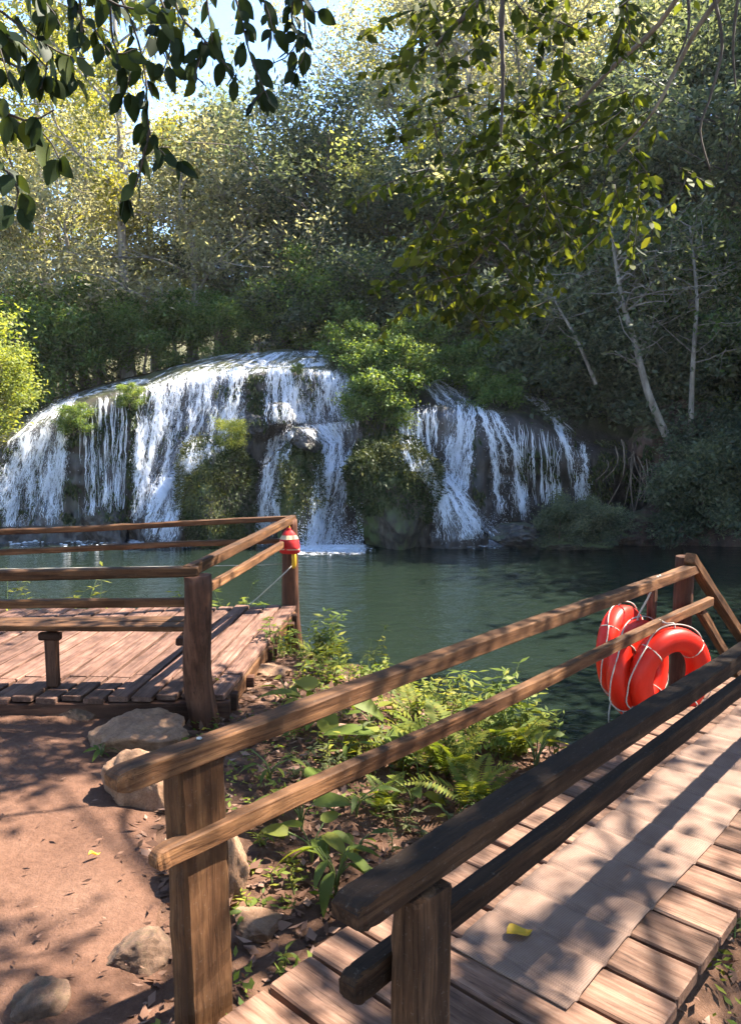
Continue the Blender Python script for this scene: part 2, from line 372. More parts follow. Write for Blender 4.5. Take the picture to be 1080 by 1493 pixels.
def tube_np(pts, radii, sides=6, cap=True):
    pts = np.asarray(pts, float); radii = np.asarray(radii, float); n = len(pts)
    t = np.gradient(pts, axis=0); t /= np.linalg.norm(t, axis=1, keepdims=True) + 1e-9
    ref = np.array([0.31, 0.17, 0.93]) if abs(t[0][2]) < 0.9 else np.array([1.0, 0.13, 0.05])
    a = np.cross(t, ref); a /= np.linalg.norm(a, axis=1, keepdims=True) + 1e-9
    b = np.cross(t, a)
    an = np.linspace(0, 2 * np.pi, sides, endpoint=False)
    V = pts[:, None, :] + radii[:, None, None] * (np.cos(an)[None, :, None] * a[:, None, :] + np.sin(an)[None, :, None] * b[:, None, :])
    V = V.reshape(-1, 3)
    i, j = np.meshgrid(np.arange(n - 1), np.arange(sides), indexing='ij')
    p = (i * sides + j).ravel(); q = (i * sides + (j + 1) % sides).ravel()
    Fc = np.stack([p, p + sides, q + sides, q], 1)
    if cap:
        c = len(V); V = np.vstack([V, pts[-1:], pts[:1]])
        e = (n - 1) * sides; jj = np.arange(sides)
        Fc = np.vstack([Fc, np.stack([e + jj, np.full(sides, c), np.full(sides, c), e + (jj + 1) % sides], 1)[:, [0, 1, 3, 3]],
                        np.stack([(jj + 1) % sides, np.full(sides, c + 1), jj, jj], 1)])
    return V, Fc
def join(parts):
    Vs = []; Fs = []; o = 0
    for V, Fc in parts:
        Vs.append(V); Fs.append(Fc + o); o += len(V)
    return np.vstack(Vs), np.vstack(Fs)
def clean_quads(me):
    me.validate(); return me
def tubes_obj(name, tubes, mat, parent=None, sides=6, smooth=True):
    V, Fc = join([tube_np(p, r, sides, cap=False) for p, r in tubes])
    return link(name, np_mesh(name, V, Fc, smooth), mat, parent)
def smooth_path(pts, n):
    pts = np.asarray(pts, float)
    d = np.r_[0, np.cumsum(np.linalg.norm(np.diff(pts, axis=0), axis=1))]; d /= d[-1]
    t = np.linspace(0, 1, n)
    # Catmull-Rom
    out = np.zeros((n, 3)); m = len(pts)
    idx = np.clip(np.searchsorted(d, t, side='right') - 1, 0, m - 2)
    for k, (tt, i) in enumerate(zip(t, idx)):
        p0 = pts[max(i - 1, 0)]; p1 = pts[i]; p2 = pts[i + 1]; p3 = pts[min(i + 2, m - 1)]
        u = (tt - d[i]) / (d[i + 1] - d[i] + 1e-9)
        out[k] = 0.5 * ((2 * p1) + (-p0 + p2) * u + (2 * p0 - 5 * p1 + 4 * p2 - p3) * u * u + (-p0 + 3 * p1 - 3 * p2 + p3) * u ** 3)
    return out
def log_obj(name, p0, p1, r0, r1, mat, parent=None, seed=0, bend=0.02):
    """natural round post with a knotty, fluted surface; origin at its foot, local X up the log"""
    p0 = Vector(p0); p1 = Vector(p1); d = p1 - p0; L = d.length; x = d.normalized()
    y = Vector((0.1, 1, 0)).cross(x).normalized(); z = x.cross(y)
    n = max(8, int(L / 0.05)); S = 20
    t = np.linspace(0, 1, n); an = np.linspace(0, 2 * np.pi, S, endpoint=False)
    T, A = np.meshgrid(t, an, indexing='ij')
    R = (r0 + (r1 - r0) * T) * (1 + 0.14 * fbm(np.cos(A) * 1.3, np.sin(A) * 1.3, T * L * 2.2, 3, seed) + 0.09 * np.abs(vnoise(A * 2.6, T * 1.5, seed, seed + 5)))
    bx = bend * np.sin(T * 5 + seed); by = bend * np.cos(T * 4 + seed * 2)
    V = np.stack([T * L, R * np.cos(A) + bx, R * np.sin(A) + by], -1).reshape(-1, 3)
    i, j = np.meshgrid(np.arange(n - 1), np.arange(S), indexing='ij')
    p = (i * S + j).ravel(); q = (i * S + (j + 1) % S).ravel()
    Fc = [tuple(f) for f in np.stack([p, q, q + S, p + S], 1).tolist()]
    Fc.append(tuple(range(S - 1, -1, -1))); Fc.append(tuple(range((n - 1) * S, n * S)))
    me = bpy.data.meshes.new(name); me.from_pydata(V.tolist(), [], Fc); me.update()
    me.polygons.foreach_set('use_smooth', [True] * (len(Fc) - 2) + [False, False])
    mtx = Matrix(((x.x, y.x, z.x, p0.x), (x.y, y.y, z.y, p0.y), (x.z, y.z, z.z, p0.z), (0, 0, 0, 1)))
    return link(name, me, mat, parent, mtx)
_ico = {}
def ico(sub):
    if sub not in _ico:
        bm = bmesh.new(); bmesh.ops.create_icosphere(bm, subdivisions=sub, radius=1)
        bm.verts.ensure_lookup_table()
        _ico[sub] = (np.array([v.co[:] for v in bm.verts]), np.array([[v.index for v in f.verts] for f in bm.faces])); bm.free()
    return _ico[sub]
def rock_geo(c, r, seed, sub=4, amp=0.28, freq=1.3, flat=0.0, rz=0.0, power=0.8, cuts=0, fine=0.0):
    V, Fc = ico(sub); V = V.copy()
    V = np.sign(V) * np.abs(V) ** power
    n = V / np.linalg.norm(V, axis=1, keepdims=True)
    d = fbm(V[:, 0] * freq + seed * 3.1, V[:, 1] * freq, V[:, 2] * freq, 4, seed)
    V = V + n * (d * amp * 2)[:, None]
    rr = np.random.default_rng(seed)
    for _ in range(cuts):
        pn = rr.normal(size=3); pn[2] = pn[2] * .8 + .25; pn /= np.linalg.norm(pn); lim = rr.uniform(.62, .85)
        q = V @ pn; V = V - np.where(q > lim, q - lim, 0)[:, None] * pn * .92
    if fine: V = V + n * (fine * fbm(V[:, 0] * 5 + seed, V[:, 1] * 5, V[:, 2] * 5, 4, seed + 9))[:, None]
    V = V * np.asarray(r)
    if rz:
        ca, sa = math.cos(rz), math.sin(rz); V = np.stack([V[:, 0] * ca - V[:, 1] * sa, V[:, 0] * sa + V[:, 1] * ca, V[:, 2]], 1)
    return V + np.asarray(c), Fc
def rock_obj(name, c, r, seed, mat, sub=4, smooth=True, **kw):
    V, Fc = rock_geo((0, 0, 0), r, seed, sub, **kw)
    o = link(name, np_mesh(name, V, Fc, smooth), mat); o.location = c; return o

def leaves6_np(P, D, Nn, L, W):
    S = np.cross(D, Nn); S /= np.linalg.norm(S, axis=1, keepdims=True) + 1e-9
    L = L[:, None]; W = W[:, None]
    V = np.stack([P, P + D * L * .28 + S * W * .44, P + D * L * .68 + S * W * .42, P + D * L, P + D * L * .68 - S * W * .42, P + D * L * .28 - S * W * .44], 1).reshape(-1, 3)
    return V, np.arange(len(V)).reshape(-1, 6)
def leaves_np(P, D, Nn, L, W, fold=0.0):
    """rhombic leaves: base P, direction D, normal N; returns verts, quads"""
    S = np.cross(D, Nn); S /= np.linalg.norm(S, axis=1, keepdims=True) + 1e-9
    L = L[:, None]; W = W[:, None]
    v0 = P; v2 = P + D * L; mid = P + D * L * 0.45
    up = np.cross(S, D)
    v1 = mid + S * W * 0.5 + up * fold * W; v3 = mid - S * W * 0.5 + up * fold * W
    V = np.stack([v0, v1, v2, v3], 1).reshape(-1, 3)
    Fc = np.arange(len(V)).reshape(-1, 4); return V, Fc
def rand_unit(n, rng, flat=1.0):
    v = rng.normal(size=(n, 3)); v[:, 2] *= flat
    return v / (np.linalg.norm(v, axis=1, keepdims=True) + 1e-9)
def leaf_cloud(C, per, sig, size, rng, tint_c=None, aspect=0.45, droop=0.3):
    C = np.asarray(C); n = len(C) * per
    idx = np.repeat(np.arange(len(C)), per)
    P = C[idx] + rng.normal(size=(n, 3)) * np.array([1, 1, 0.7]) * sig
    D = rand_unit(n, rng, 0.6); D[:, 2] -= droop; D /= np.linalg.norm(D, axis=1, keepdims=True)
    Nn = rand_unit(n, rng); Nn[:, 2] = np.abs(Nn[:, 2]) + 0.5
    L = size * rng.uniform(0.6, 1.3, n)
    V, Fc = leaves_np(P, D, Nn, L, L * aspect * rng.uniform(0.8, 1.2, n))
    tc = rng.uniform(0.15, 0.85, len(C)) if tint_c is None else tint_c
    tint = np.clip(tc[idx] + rng.normal(0, 0.16, n), 0, 1)
    return V, Fc, tint

def gen_tree(seed, H, r0, crown0, spread, limbs, subs, per, leaf, sig, lean=(0, 0), rise=0.5, wander=0.25, twig=True, top=0.9, sides=6):
    rng = np.random.default_rng(seed)
    tubes = []; C = []
    n = 9; t = np.linspace(0, 1, n)
    tr = np.stack([lean[0] * t * t * H + wander * np.cumsum(rng.normal(0, .35, n)) * t, lean[1] * t * t * H + wander * np.cumsum(rng.normal(0, .35, n)) * t, t * H * top], 1)
    tubes.append((smooth_path(tr, 20), np.linspace(r0, r0 * 0.22, 20) * (1 + 0.6 * np.exp(-np.linspace(0, 1, 20) * 14))))
    def at(f):
        x = f * (n - 1); i = min(int(x), n - 2); return tr[i] + (tr[i + 1] - tr[i]) * (x - i)
    ang = rng.uniform(0, 6.28)
    for k in range(limbs):
        f = crown0 + (1 - crown0) * (k + rng.uniform(0, .8)) / limbs
        ang += 2.4 + rng.normal(0, .3)
        g = (f - crown0) / (1 - crown0)
        L = spread * (0.55 + 0.75 * math.sin(math.pi * min(1, 0.25 + g * 0.75))) * rng.uniform(.7, 1.15)
        b = at(min(f, .99)); d = np.array([math.cos(ang), math.sin(ang), 0])
        m = 5; q = np.linspace(0, 1, m)
        lp = b + np.outer(q * L, d) + np.outer(q ** 0.8 * L * rise * rng.uniform(.5, 1.3) * (0.6 + 0.8 * g), [0, 0, 1]) + np.cumsum(rng.normal(0, 0.07 * L, (m, 3)), axis=0) * q[:, None]
        rl = r0 * 0.34 * (1 - .55 * g)
        tubes.append((smooth_path(lp, 9), np.linspace(rl, rl * .25, 9)))
        for s in range(subs):
            u = rng.uniform(.3, 1.0); i = min(int(u * (m - 1)), m - 2); bb = lp[i] + (lp[i + 1] - lp[i]) * (u * (m - 1) - i)
            a2 = ang + rng.choice([-1, 1]) * rng.uniform(.3, 1.3); L2 = L * rng.uniform(.25, .5)
            d2 = np.array([math.cos(a2), math.sin(a2), rng.uniform(-.15, .8)])
            sp = bb + np.outer(np.linspace(0, 1, 4) * L2, d2) + np.cumsum(rng.normal(0, .06 * L2 + .02, (4, 3)), axis=0) * np.linspace(0, 1, 4)[:, None]
            if twig: tubes.append((sp, np.linspace(rl * .4, rl * .12, 4)))
            C.append(sp[-1]); C.append(sp[2]); 
            if rng.random() < .5: C.append(sp[1])
        C.append(lp[-1])
    C.append(tr[-1]); C = np.array(C)
    V, Fc, tint = leaf_cloud(C, per, sig, leaf, rng)
    return tubes, V, Fc, tint
def tree_proto(name, seed, leafmat, barkmat, **kw):
    sides = kw.get('sides', 6)
    tubes, V, Fc, tint = gen_tree(seed, **kw)
    e = empty(name, (0, 0, 0))
    bv, bf = join([tube_np(p, r, sides, cap=False) for p, r in tubes[:1]])
    trunk = link('trunk', np_mesh('trunk', bv, bf, True), barkmat, e)
    bv, bf = join([tube_np(p, r, 5, cap=False) for p, r in tubes[1:]])
    br = link('branches', np_mesh('branches', bv, bf, True), barkmat, e); br['kind'] = 'stuff'
    cr = link('crown', np_mesh('crown', V, Fc, False, tint), leafmat, e); cr['kind'] = 'stuff'
    return e

# ------------------------------------------------------------------ ground and shore
WATER = -0.75
SH = np.array([(-30, 10.5), (-8, 9.0), (-3, 8.4), (-.7, 8.3), (0, 7.7), (.8, 6.5), (1.55, 5.7), (2.3, 4.9), (3.5, 3.6), (6, 2.2), (30, -1)])
def ground_z(x, y):
    ys = np.interp(x, SH[:, 0], SH[:, 1]); d = ys - y
    z = WATER - 0.9 + 0.9 * sstep(-2.2, 0.0, d) + 0.58 * sstep(0.0, 2.4, d)
    # lower ground right of the footbridge and a hollow between path and bridge
    lat = -(x + .048) * .744 + (y - 1.392) * .668
    z = z - 0.28 * sstep(0.0, -0.7, lat) * sstep(-3, 0.5, y + 2)
    z = z - 0.16 * np.exp(-((x - 0.15) ** 2 / .35 + (y - 3.3) ** 2 / 1.4))
    return z + 0.05 * fbm(x * 1.4, y * 1.4, 0.0, 4, 3) * sstep(-1.5, .3, d)
def build_ground():
    xs = np.r_[np.linspace(-60, -5, 20)[:-1], np.linspace(-5, 5, 180)[:-1], np.linspace(5, 60, 20)]
    ys = np.r_[np.linspace(-30, 0.4, 12)[:-1], np.linspace(0.4, 9.5, 170)[:-1], np.linspace(9.5, 60, 20)]
    X, Y = np.meshgrid(xs, ys, indexing='ij')
    Z = ground_z(X, Y)
    V = np.stack([X, Y, Z], -1).reshape(-1, 3)
    o = link('ground', np_mesh('ground', V, grid_faces(len(xs), len(ys)), True), M['ground'])
    tag(o, 'brown soil bank sloping from the path down to the pond', 'ground', kind='structure')
    # path: red dirt sheet on the ground, left of the bridge
    n = 110
    T = np.linspace(0, 1, n); U = np.linspace(0, 1, 60)
    yy = -2.5 + T * 7.6
    xr = np.interp(yy, [-2.5, 0, 1.6, 2.4, 3.0, 3.6, 4.4, 5.1], [0.9, 0.3, -0.40, -.72, -.88, -1.08, -1.2, -1.25]) + 0.14 * fbm(yy * 2.2, 0 * yy, 0 * yy, 4, 8)
    xl = np.full(n, -5.0)
    X = xl[:, None] + (xr - xl)[:, None] * U[None, :]; Y = np.repeat(yy[:, None], 60, 1)
    Z = ground_z(X, Y) + 0.006 + 0.022 * np.clip((xr[:, None] - X) / .25, 0, 1) + (0.026 * fbm(X * 3, Y * 3, 0, 4, 5) - .012 * np.clip(fbm(X * 7, Y * 5, 0, 2, 6) - .1, 0, 1)) * np.clip((xr[:, None] - X) / .3, 0, 1)
    o = link('path', np_mesh('path', np.stack([X, Y, Z], -1).reshape(-1, 3), grid_faces(n, 60), True), M['path'])
    tag(o, 'trodden red dirt path with dappled shade', 'path', kind='structure')
build_ground()
V = np.array([(-60, -20, WATER), (60, -20, WATER), (60, 60, WATER), (-60, 60, WATER)], float)
tag(link('pond', np_mesh('pond', V, np.array([[0, 1, 2, 3]])), M['water']), 'dark teal pond below the falls', 'pond', kind='structure')

# ------------------------------------------------------------------ falls: cliff, boulders
LIP = [(-400, 690, 16.0), (-100, 690, 16.3), (0, 640, 16.6), (40, 615, 16.8), (90, 592, 17), (150, 577, 17), (210, 563, 17), (260, 549, 17.2), (320, 536, 17.3), (400, 531, 17.4), (470, 532, 17.4), (515, 552, 17.3), (545, 575, 17.1), (600, 590, 16.9), (650, 589, 16.7), (710, 598, 16.6), (755, 596, 16.8), (800, 615, 17), (850, 640, 17), (900, 655, 17.3), (1000, 655, 17.6), (1080, 650, 17.7), (1700, 640, 17.6)]
BACK = [(-400, 660, 19.5), (-100, 645, 19.5), (0, 620, 19.5), (110, 570, 19.5), (200, 547, 19.5), (300, 520, 19.5), (430, 507, 19.5), (500, 513, 19.5), (560, 528, 19.5), (630, 524, 19.5), (700, 540, 19.5), (760, 556, 19.5), (850, 560, 19.5), (1080, 540, 19.5), (1700, 500, 19.5)]
LP = np.array([atY(*p) for p in LIP]); BP = np.array([atY(*p) for p in BACK])
def build_cliff():
    nx = 640; X = np.linspace(-17, 17, nx)
    zl = np.interp(X, LP[:, 0], LP[:, 2]); yl = np.interp(X, LP[:, 0], LP[:, 1])
    k = np.ones(9) / 9
    zl = np.convolve(np.pad(zl, 4, 'edge'), k, 'valid'); yl = np.convolve(np.pad(yl, 4, 'edge'), k, 'valid')
    zb = np.interp(X, BP[:, 0], BP[:, 2]); zb = np.convolve(np.pad(zb, 4, 'edge'), k, 'valid')
    rows = []
    # plateau from the back to the lip
    for q in np.linspace(0, 1, 26):
        y = 19.7 + (yl + .42 - 19.7) * q
        z = zb + (zl - zb) * (q ** 1.15) - 0.02
        z = z + 0.09 * fbm(X * 1.3, y * 1.3, 0, 4, 21) + 0.05 * fbm(X * 4, y * 4, 0, 3, 22)
        rows.append(np.stack([X, y, z], 1))
    for a in np.linspace(0.2, 1, 7):       # rounded lip
        an = a * math.pi / 2
        y = yl + .42 - .42 * math.sin(an); z = zl - .34 * (1 - math.cos(an)) - .02
        rows.append(np.stack([X, y, z], 1))
    H = zl - .36 - (-1.6)
    for q in np.linspace(0.015, 1, 110):
        z = zl - .36 - H * q
        belly = 0.55 * np.sin(np.clip(q, 0, 1) * math.pi) * sstep(4.6, 6.0, X)      # undercut on the far right
        under = 0.35 * sstep(2.0, 3.2, X) * (1 - sstep(5, 6, X)) * sstep(0.05, .4, q)
        y = yl - 0.30 * q + belly * 1.6 + under
        flute = 0.20 * fbm(X * 2.3, z * 0.35, 0, 4, 31) + 0.10 * fbm(X * 7, z * 0.9, 0, 3, 32) + 0.16 * fbm(X * .9, z * 0.9, 0, 3, 33) + 0.07 * fbm(X * 11, z * 4, 0, 3, 34) + 0.06 * np.abs(vnoise(X * 3.5, z * 2.2, 0, 35))
        rows.append(np.stack([X, y - flute * min(1, q * 8) * 1.25, z], 1))
    G = np.stack(rows, 1)     # nx, nv, 3
    V = G.reshape(-1, 3)
    Fc = grid_faces(nx, G.shape[1])
    return V, Fc
cv, cf = build_cliff()
cliff = tag(link('cliff', np_mesh('cliff', cv, cf, True), M['tufa']), 'dark wet tufa cliff behind the falling water', 'cliff', kind='structure')
GEO = [(cv, cf)]
def px_rock(px, py, Y, rpx, rpy, ry, seed, mat, label, name='boulder', group=None, **kw):
    c = atY(px, py, Y); s = Y / F
    V, Fc = rock_geo((0, 0, 0), (rpx * s, ry, rpy * s), seed, kw.pop('sub', 6), fine=.16, cuts=6, **kw)
    o = link(name, np_mesh(name, V, Fc, True), mat); o.location = c
    GEO.append((V + c, Fc)); tag(o, label, 'rock', group); return o
B = {}
B['A'] = px_rock(318, 730, 16.5, 56, 82, .75, 41, M['moss_rock'], 'big mossy boulder covered with plants between the left cascades', amp=.14)
B['B'] = px_rock(436, 735, 16.4, 34, 92, .6, 42, M['moss_rock'], 'narrow dark boulder with mossy cap between the two middle streams', amp=.14)
B['C'] = px_rock(570, 735, 16.2, 66, 88, .8, 43, M['moss_rock'], 'wide dark boulder overgrown on top in front of the falls', amp=.14)
B['D'] = px_rock(455, 720, 17.0, 85, 100, .75, 44, M['tufa'], 'wet rock shelf under the upper middle curtain of water', 'rock_shelf', amp=.12)
px_rock(406, 608, 17.0, 20, 22, .35, 45, M['tufa'], 'small rounded rock on the shelf below the upper curtain', amp=.18)
px_rock(374, 622, 17.0, 20, 16, .3, 46, M['tufa'], 'small low rock beside the rounded one on the shelf', amp=.2)
px_rock(445, 640, 16.5, 26, 18, .4, 47, M['tufa'], 'flat rock topping the narrow mossy boulder', amp=.2)
px_rock(252, 760, 16.8, 50, 66, .7, 48, M['tufa'], 'slanting wet rock under the white water slide', amp=.1)
px_rock(165, 775, 17.0, 45, 50, .7, 49, M['tufa'], 'low domed rock in the spray below the thin veil', amp=.12)
px_rock(655, 768, 16.5, 58, 72, .75, 50, M['tufa'], 'wet rock under the fanning right cascade', amp=.1)
px_rock(752, 780, 15.9, 38, 17, .4, 51, M['tufa'], 'low bare rock at the waterline right of the fanning cascade', amp=.2)
px_rock(845, 780, 15.9, 66, 22, .5, 52, M['moss_rock'], 'low rock island carrying a leafy bush', amp=.2)
px_rock(945, 770, 16.6, 60, 30, .6, 53, M['bank_rock'], 'reddish rock at the foot of the undercut bank', amp=.22)
px_rock(1040, 765, 16.6, 75, 45, .7, 54, M['bank_rock'], 'earthy rock under the fern covered right bank', amp=.22)
px_rock(985, 655, 17.6, 60, 70, .8, 55, M['bank_rock'], 'mossy earth buttress below the pale leaning tree', amp=.25)

# depth map of rock seen from the photograph's viewpoint, used to lay water on the rock
bv, bf = join([(np.asarray(v), np.asarray(f if f.shape[1] == 4 else np.c_[f, f[:, 2:]])) for v, f in GEO])
BV = BVHTree.FromPolygons([tuple(v) for v in bv.tolist()], [tuple(dict.fromkeys(f)) for f in bf.tolist()])
GX = np.arange(-120, 1100, 4.0); GY = np.arange(490, 812, 4.0)
DM = np.full((len(GX), len(GY)), np.nan)
for i, gx in enumerate(GX):
    for j, gy in enumerate(GY):
        d = ray(gx, gy); h = BV.ray_cast(Vector(O3), Vector(d))
        if h[0] is not None: DM[i, j] = min(h[0].y, 21.0)
DM = np.where(np.isnan(DM), 19.5, DM)
WL = np.array([atZ(540, gy, WATER)[1] if gy > 640 else 99 for gy in GY])
DM = np.minimum(DM, WL[None, :])
def depth(px, py):
    fx = np.clip((px - GX[0]) / 4, 0, len(GX) - 1.001); fy = np.clip((py - GY[0]) / 4, 0, len(GY) - 1.001)
    i = fx.astype(int); j = fy.astype(int); a = fx - i; b = fy - j
    return (DM[i, j] * (1 - a) * (1 - b) + DM[i + 1, j] * a * (1 - b) + DM[i, j + 1] * (1 - a) * b + DM[i + 1, j + 1] * a * b)
def unproj(px, py, Y):
    a = (px - CX) / F; b = (CY - py) / F
    d = np.stack([a, math.cos(TH) + b * math.sin(TH), -math.sin(TH) + b * math.cos(TH)], -1)
    return O3 + d * (Y / d[..., 1])[..., None]

# ------------------------------------------------------------------ cascades
def cascade(label, rows, n, wid=(0.22, 0.80), lenr=(0.05, 0.45), streams=18, jitter=0.035, off=(0.03, 0.16), veil=True, seed=0, drops=1.1, foam=None, name='cascade', spread=0.0):
    """rows: list of (left px, right px) polylines from top to bottom; strands of falling water laid over the rock"""
    rng = np.random.default_rng(seed)
    rows = np.array(rows, float)     # k,2,2
    k = len(rows)
    seglen = np.linalg.norm(np.diff(rows.mean(1), axis=0), axis=1); cum = np.r_[0, np.cumsum(seglen)]; tot = cum[-1]; cum /= tot
    def P(s, t):
        i = np.clip(np.searchsorted(cum, t, side='right') - 1, 0, k - 2); u = (t - cum[i]) / (cum[i + 1] - cum[i])
        L = rows[i, 0] + (rows[i + 1, 0] - rows[i, 0]) * u[..., None]; R = rows[i, 1] + (rows[i + 1, 1] - rows[i, 1]) * u[..., None]
        return L + (R - L) * s[..., None]
    wpx = abs(rows[:, 1, 0] - rows[:, 0, 0]).mean() + 4
    cen = rng.uniform(0.02, .98, streams); wt = rng.uniform(.2, 1.0, streams) ** 1.5; wt /= wt.sum()
    def strands(n, wid, lenr, jit, mseg=5):
        n0 = n; n = int(n * 2.6)
        which = rng.choice(streams, n, p=wt)
        s = np.where(rng.random(n) < .72, cen[which] + rng.normal(0, jit, n), rng.uniform(0, 1, n))
        s = np.where((s < 0) | (s > 1), rng.uniform(0, 1, n), s)
        t0 = rng.uniform(-.02, 1.0, n)
        dens = .32 + 1.1 * vnoise(s * wpx / 7.0, t0 * tot / 34.0, 0, seed + 7) + .5 * vnoise(s * wpx / 3.0, t0 * tot / 12.0, 0, seed + 8) + .35 * (t0 < .12)
        kp = np.where(rng.random(n) < np.clip(dens, .02, 1))[0][:n0]; s = s[kp]; t0 = t0[kp]; n = len(s)
        ln = rng.uniform(*lenr, n) * 34.0 / tot
        m = mseg
        t = np.clip(t0[:, None] + ln[:, None] * np.linspace(0, 1, m)[None, :], 0, 1)
        t = t * (.95 + .05 * vnoise(s * wpx / 6.0, 0, 5, seed + 3) + .03 * rng.normal(size=n))[:, None]; t = np.clip(t, 0, 1)
        ss = s[:, None] + (vnoise(s[:, None] * 40, t * 5, 0, seed) * .012) + spread * (s[:, None] - .5) * t
        p = P(ss, t); p[..., 0] += vnoise(t * tot / 6.5, s[:, None] * wpx / 2.0, 3, seed + 1) * 2.4 + rng.normal(0, 1.3, n)[:, None] * (.2 + t)
        Y = depth(p[..., 0], p[..., 1])
        Y = np.minimum(Y, (Y[:, :1] + .0) + 0.9) - rng.uniform(*off, n)[:, None]
        W = unproj(p[..., 0], p[..., 1], Y)     # n,m,3
        w = rng.uniform(*wid, n) * 16.5 / F * 0.5
        prof = np.array([.2, .9, 1, .8, .15]) if m == 5 else np.array([.25, 1, .25])
        an = rng.uniform(-.9, .9, n)
        sx = np.stack([np.cos(an), np.sin(an), 0 * an], 1)
        a = W - sx[:, None, :] * (w[:, None] * prof)[..., None]
        b = W + sx[:, None, :] * (w[:, None] * prof)[..., None]
        V = np.stack([a, b], 2).reshape(n, m * 2, 3)
        base = (np.arange(m - 1) * 2)[:, None] + np.array([[0, 1, 3, 2]])
        Fc = (base[None] + (np.arange(n) * m * 2)[:, None, None]).reshape(-1, 4)
        keep = (ln > 0)
        return V.reshape(-1, 3), Fc
    root_p = unproj(*rows[0].mean(0), depth(*[np.array([v]) for v in rows[0].mean(0)])[0]) if False else None
    V, Fc = strands(int(n * 2.3), wid, lenr, jitter)
    c0 = V.mean(0)
    e = empty(name, (float(c0[0]), float(c0[1]), float(V[:, 2].min())), label, 'waterfall')
    st = link('strands', np_mesh('strands', V, Fc, True), M['fall'], e); st['kind'] = 'stuff'
    nd = int(n * drops * 3.0)
    if nd:
        V, Fc = strands(nd, (wid[0] * .9, wid[1] * .8), (0.03, 0.07), .2, 3)
        V = V + np.repeat(rng.normal(0, .06, (len(V) // 6, 3)), 6, axis=0)
        dr = link('droplets', np_mesh('droplets', V, Fc, True), M['fall'], e); dr['kind'] = 'stuff'
    if veil:
        nu, nv = 26, 40
        S, T = np.meshgrid(np.linspace(0, 1, nu), np.linspace(0, 1, nv), indexing='ij')
        p = P(S.ravel(), T.ravel()); Y = depth(p[:, 0], p[:, 1]) - off[0] * .8
        W = unproj(p[:, 0], p[:, 1], Y)
        wpx = abs(rows[:, 1, 0] - rows[:, 0, 0]).mean()
        uv = np.stack([S.ravel(), T.ravel() * tot / 100], 1)
        link('veil', np_mesh('veil', W, grid_faces(nu, nv), True, uv=uv), M['veil'], e)
    if foam:
        foam_blobs(foam, e, rng)
    return e
def froth_mat():
    m, nt, bs, out = new_mat('froth')
    bs.inputs['Base Color'].default_value = (0.85, 0.87, 0.9, 1); bs.inputs['Roughness'].default_value = 0.6
    tc = N(nt, 'ShaderNodeTexCoord'); sx = N(nt, 'ShaderNodeSeparateXYZ'); nt.links.new(tc.outputs['UV'], sx.inputs[0])
    n = noise_tex(nt, 5.5, 7, 0.72, coords(nt, 'Object'), 0.8)
    fade = mathn(nt, 'MULTIPLY', mathn(nt, 'SUBTRACT', 1.0, sx.outputs[1]), mathn(nt, 'MINIMUM', mathn(nt, 'MULTIPLY', mathn(nt, 'MULTIPLY', sx.outputs[0], mathn(nt, 'SUBTRACT', 1.0, sx.outputs[0])), 7.0), 1.0))
    f = ramp(nt, mathn(nt, 'ADD', mathn(nt, 'MULTIPLY', n, 0.9), mathn(nt, 'MULTIPLY', fade, 0.55)), [(0.62, (0, 0, 0)), (0.92, (1, 1, 1))])
    tp = N(nt, 'ShaderNodeBsdfTransparent'); mx = N(nt, 'ShaderNodeMixShader')
    nt.links.new(mathn(nt, 'MULTIPLY', f, 0.9), mx.inputs[0]); nt.links.new(tp.outputs[0], mx.inputs[1]); nt.links.new(bs.outputs[0], mx.inputs[2]); nt.links.new(mx.outputs[0], out.inputs[0])
    return m
M['froth'] = froth_mat()
FZ = [0]
def foam_blobs(spec, e, rng):
    V0, F0 = ico(1); Vs = []; Fs = []; o = 0
    for (x0, x1, y0, y1, n, r) in spec:
        FZ[0] += 1
        nu, nv = 40, 10
        Uu, Vv = np.meshgrid(np.linspace(0, 1, nu), np.linspace(0, 1, nv), indexing='ij')
        P = np.array([atZ(x0 - 14 + (x1 - x0 + 28) * a, y0 - 5 + (y1 - y0 + 9) * b, WATER + .006 + .004 * FZ[0] + .04 * (1 - b) * abs(math.sin(a * 37 + b * 9))) for a, b in zip(Uu.ravel(), Vv.ravel())])
        f = link('froth', np_mesh('froth', P, grid_faces(nu, nv), True, uv=np.stack([Uu.ravel(), Vv.ravel()], 1)), M['froth'], e)
        for _ in range(int(n * 1.6)):
            px = rng.uniform(x0, x1) + rng.normal(0, 6); g = abs(rng.normal(0, .3)); py = y0 + (y1 - y0) * min(g, 1.2)
            p = atZ(px, py, WATER + .01)
            rr = r * .28 * rng.uniform(.15, 1.0) * (1 - .5 * min(1, g))
            Vs.append(V0 * np.array([rr * 2.0, rr * 1.4, rr * .6]) * rng.uniform(.7, 1.3, (len(V0), 1)) + p); Fs.append(F0 + o); o += len(V0)
        ns = int((x1 - x0) * 26)                       # spray drifting over the foot of the fall
        px = rng.uniform(x0, x1, ns); h = rng.exponential(.22, ns)
        for k in range(ns):
            p = atZ(px[k], y0, WATER) + np.array([0, -rng.uniform(.0, .35), h[k]]); rr = rng.uniform(.003, .0085)
            Vs.append(V0 * rr + p); Fs.append(F0 + o); o += len(V0)
    f = link('foam', np_mesh('foam', np.vstack(Vs), np.vstack(Fs), True), M['fall'], e); f['kind'] = 'stuff'
def mist_lumps(spec, e, rng): pass

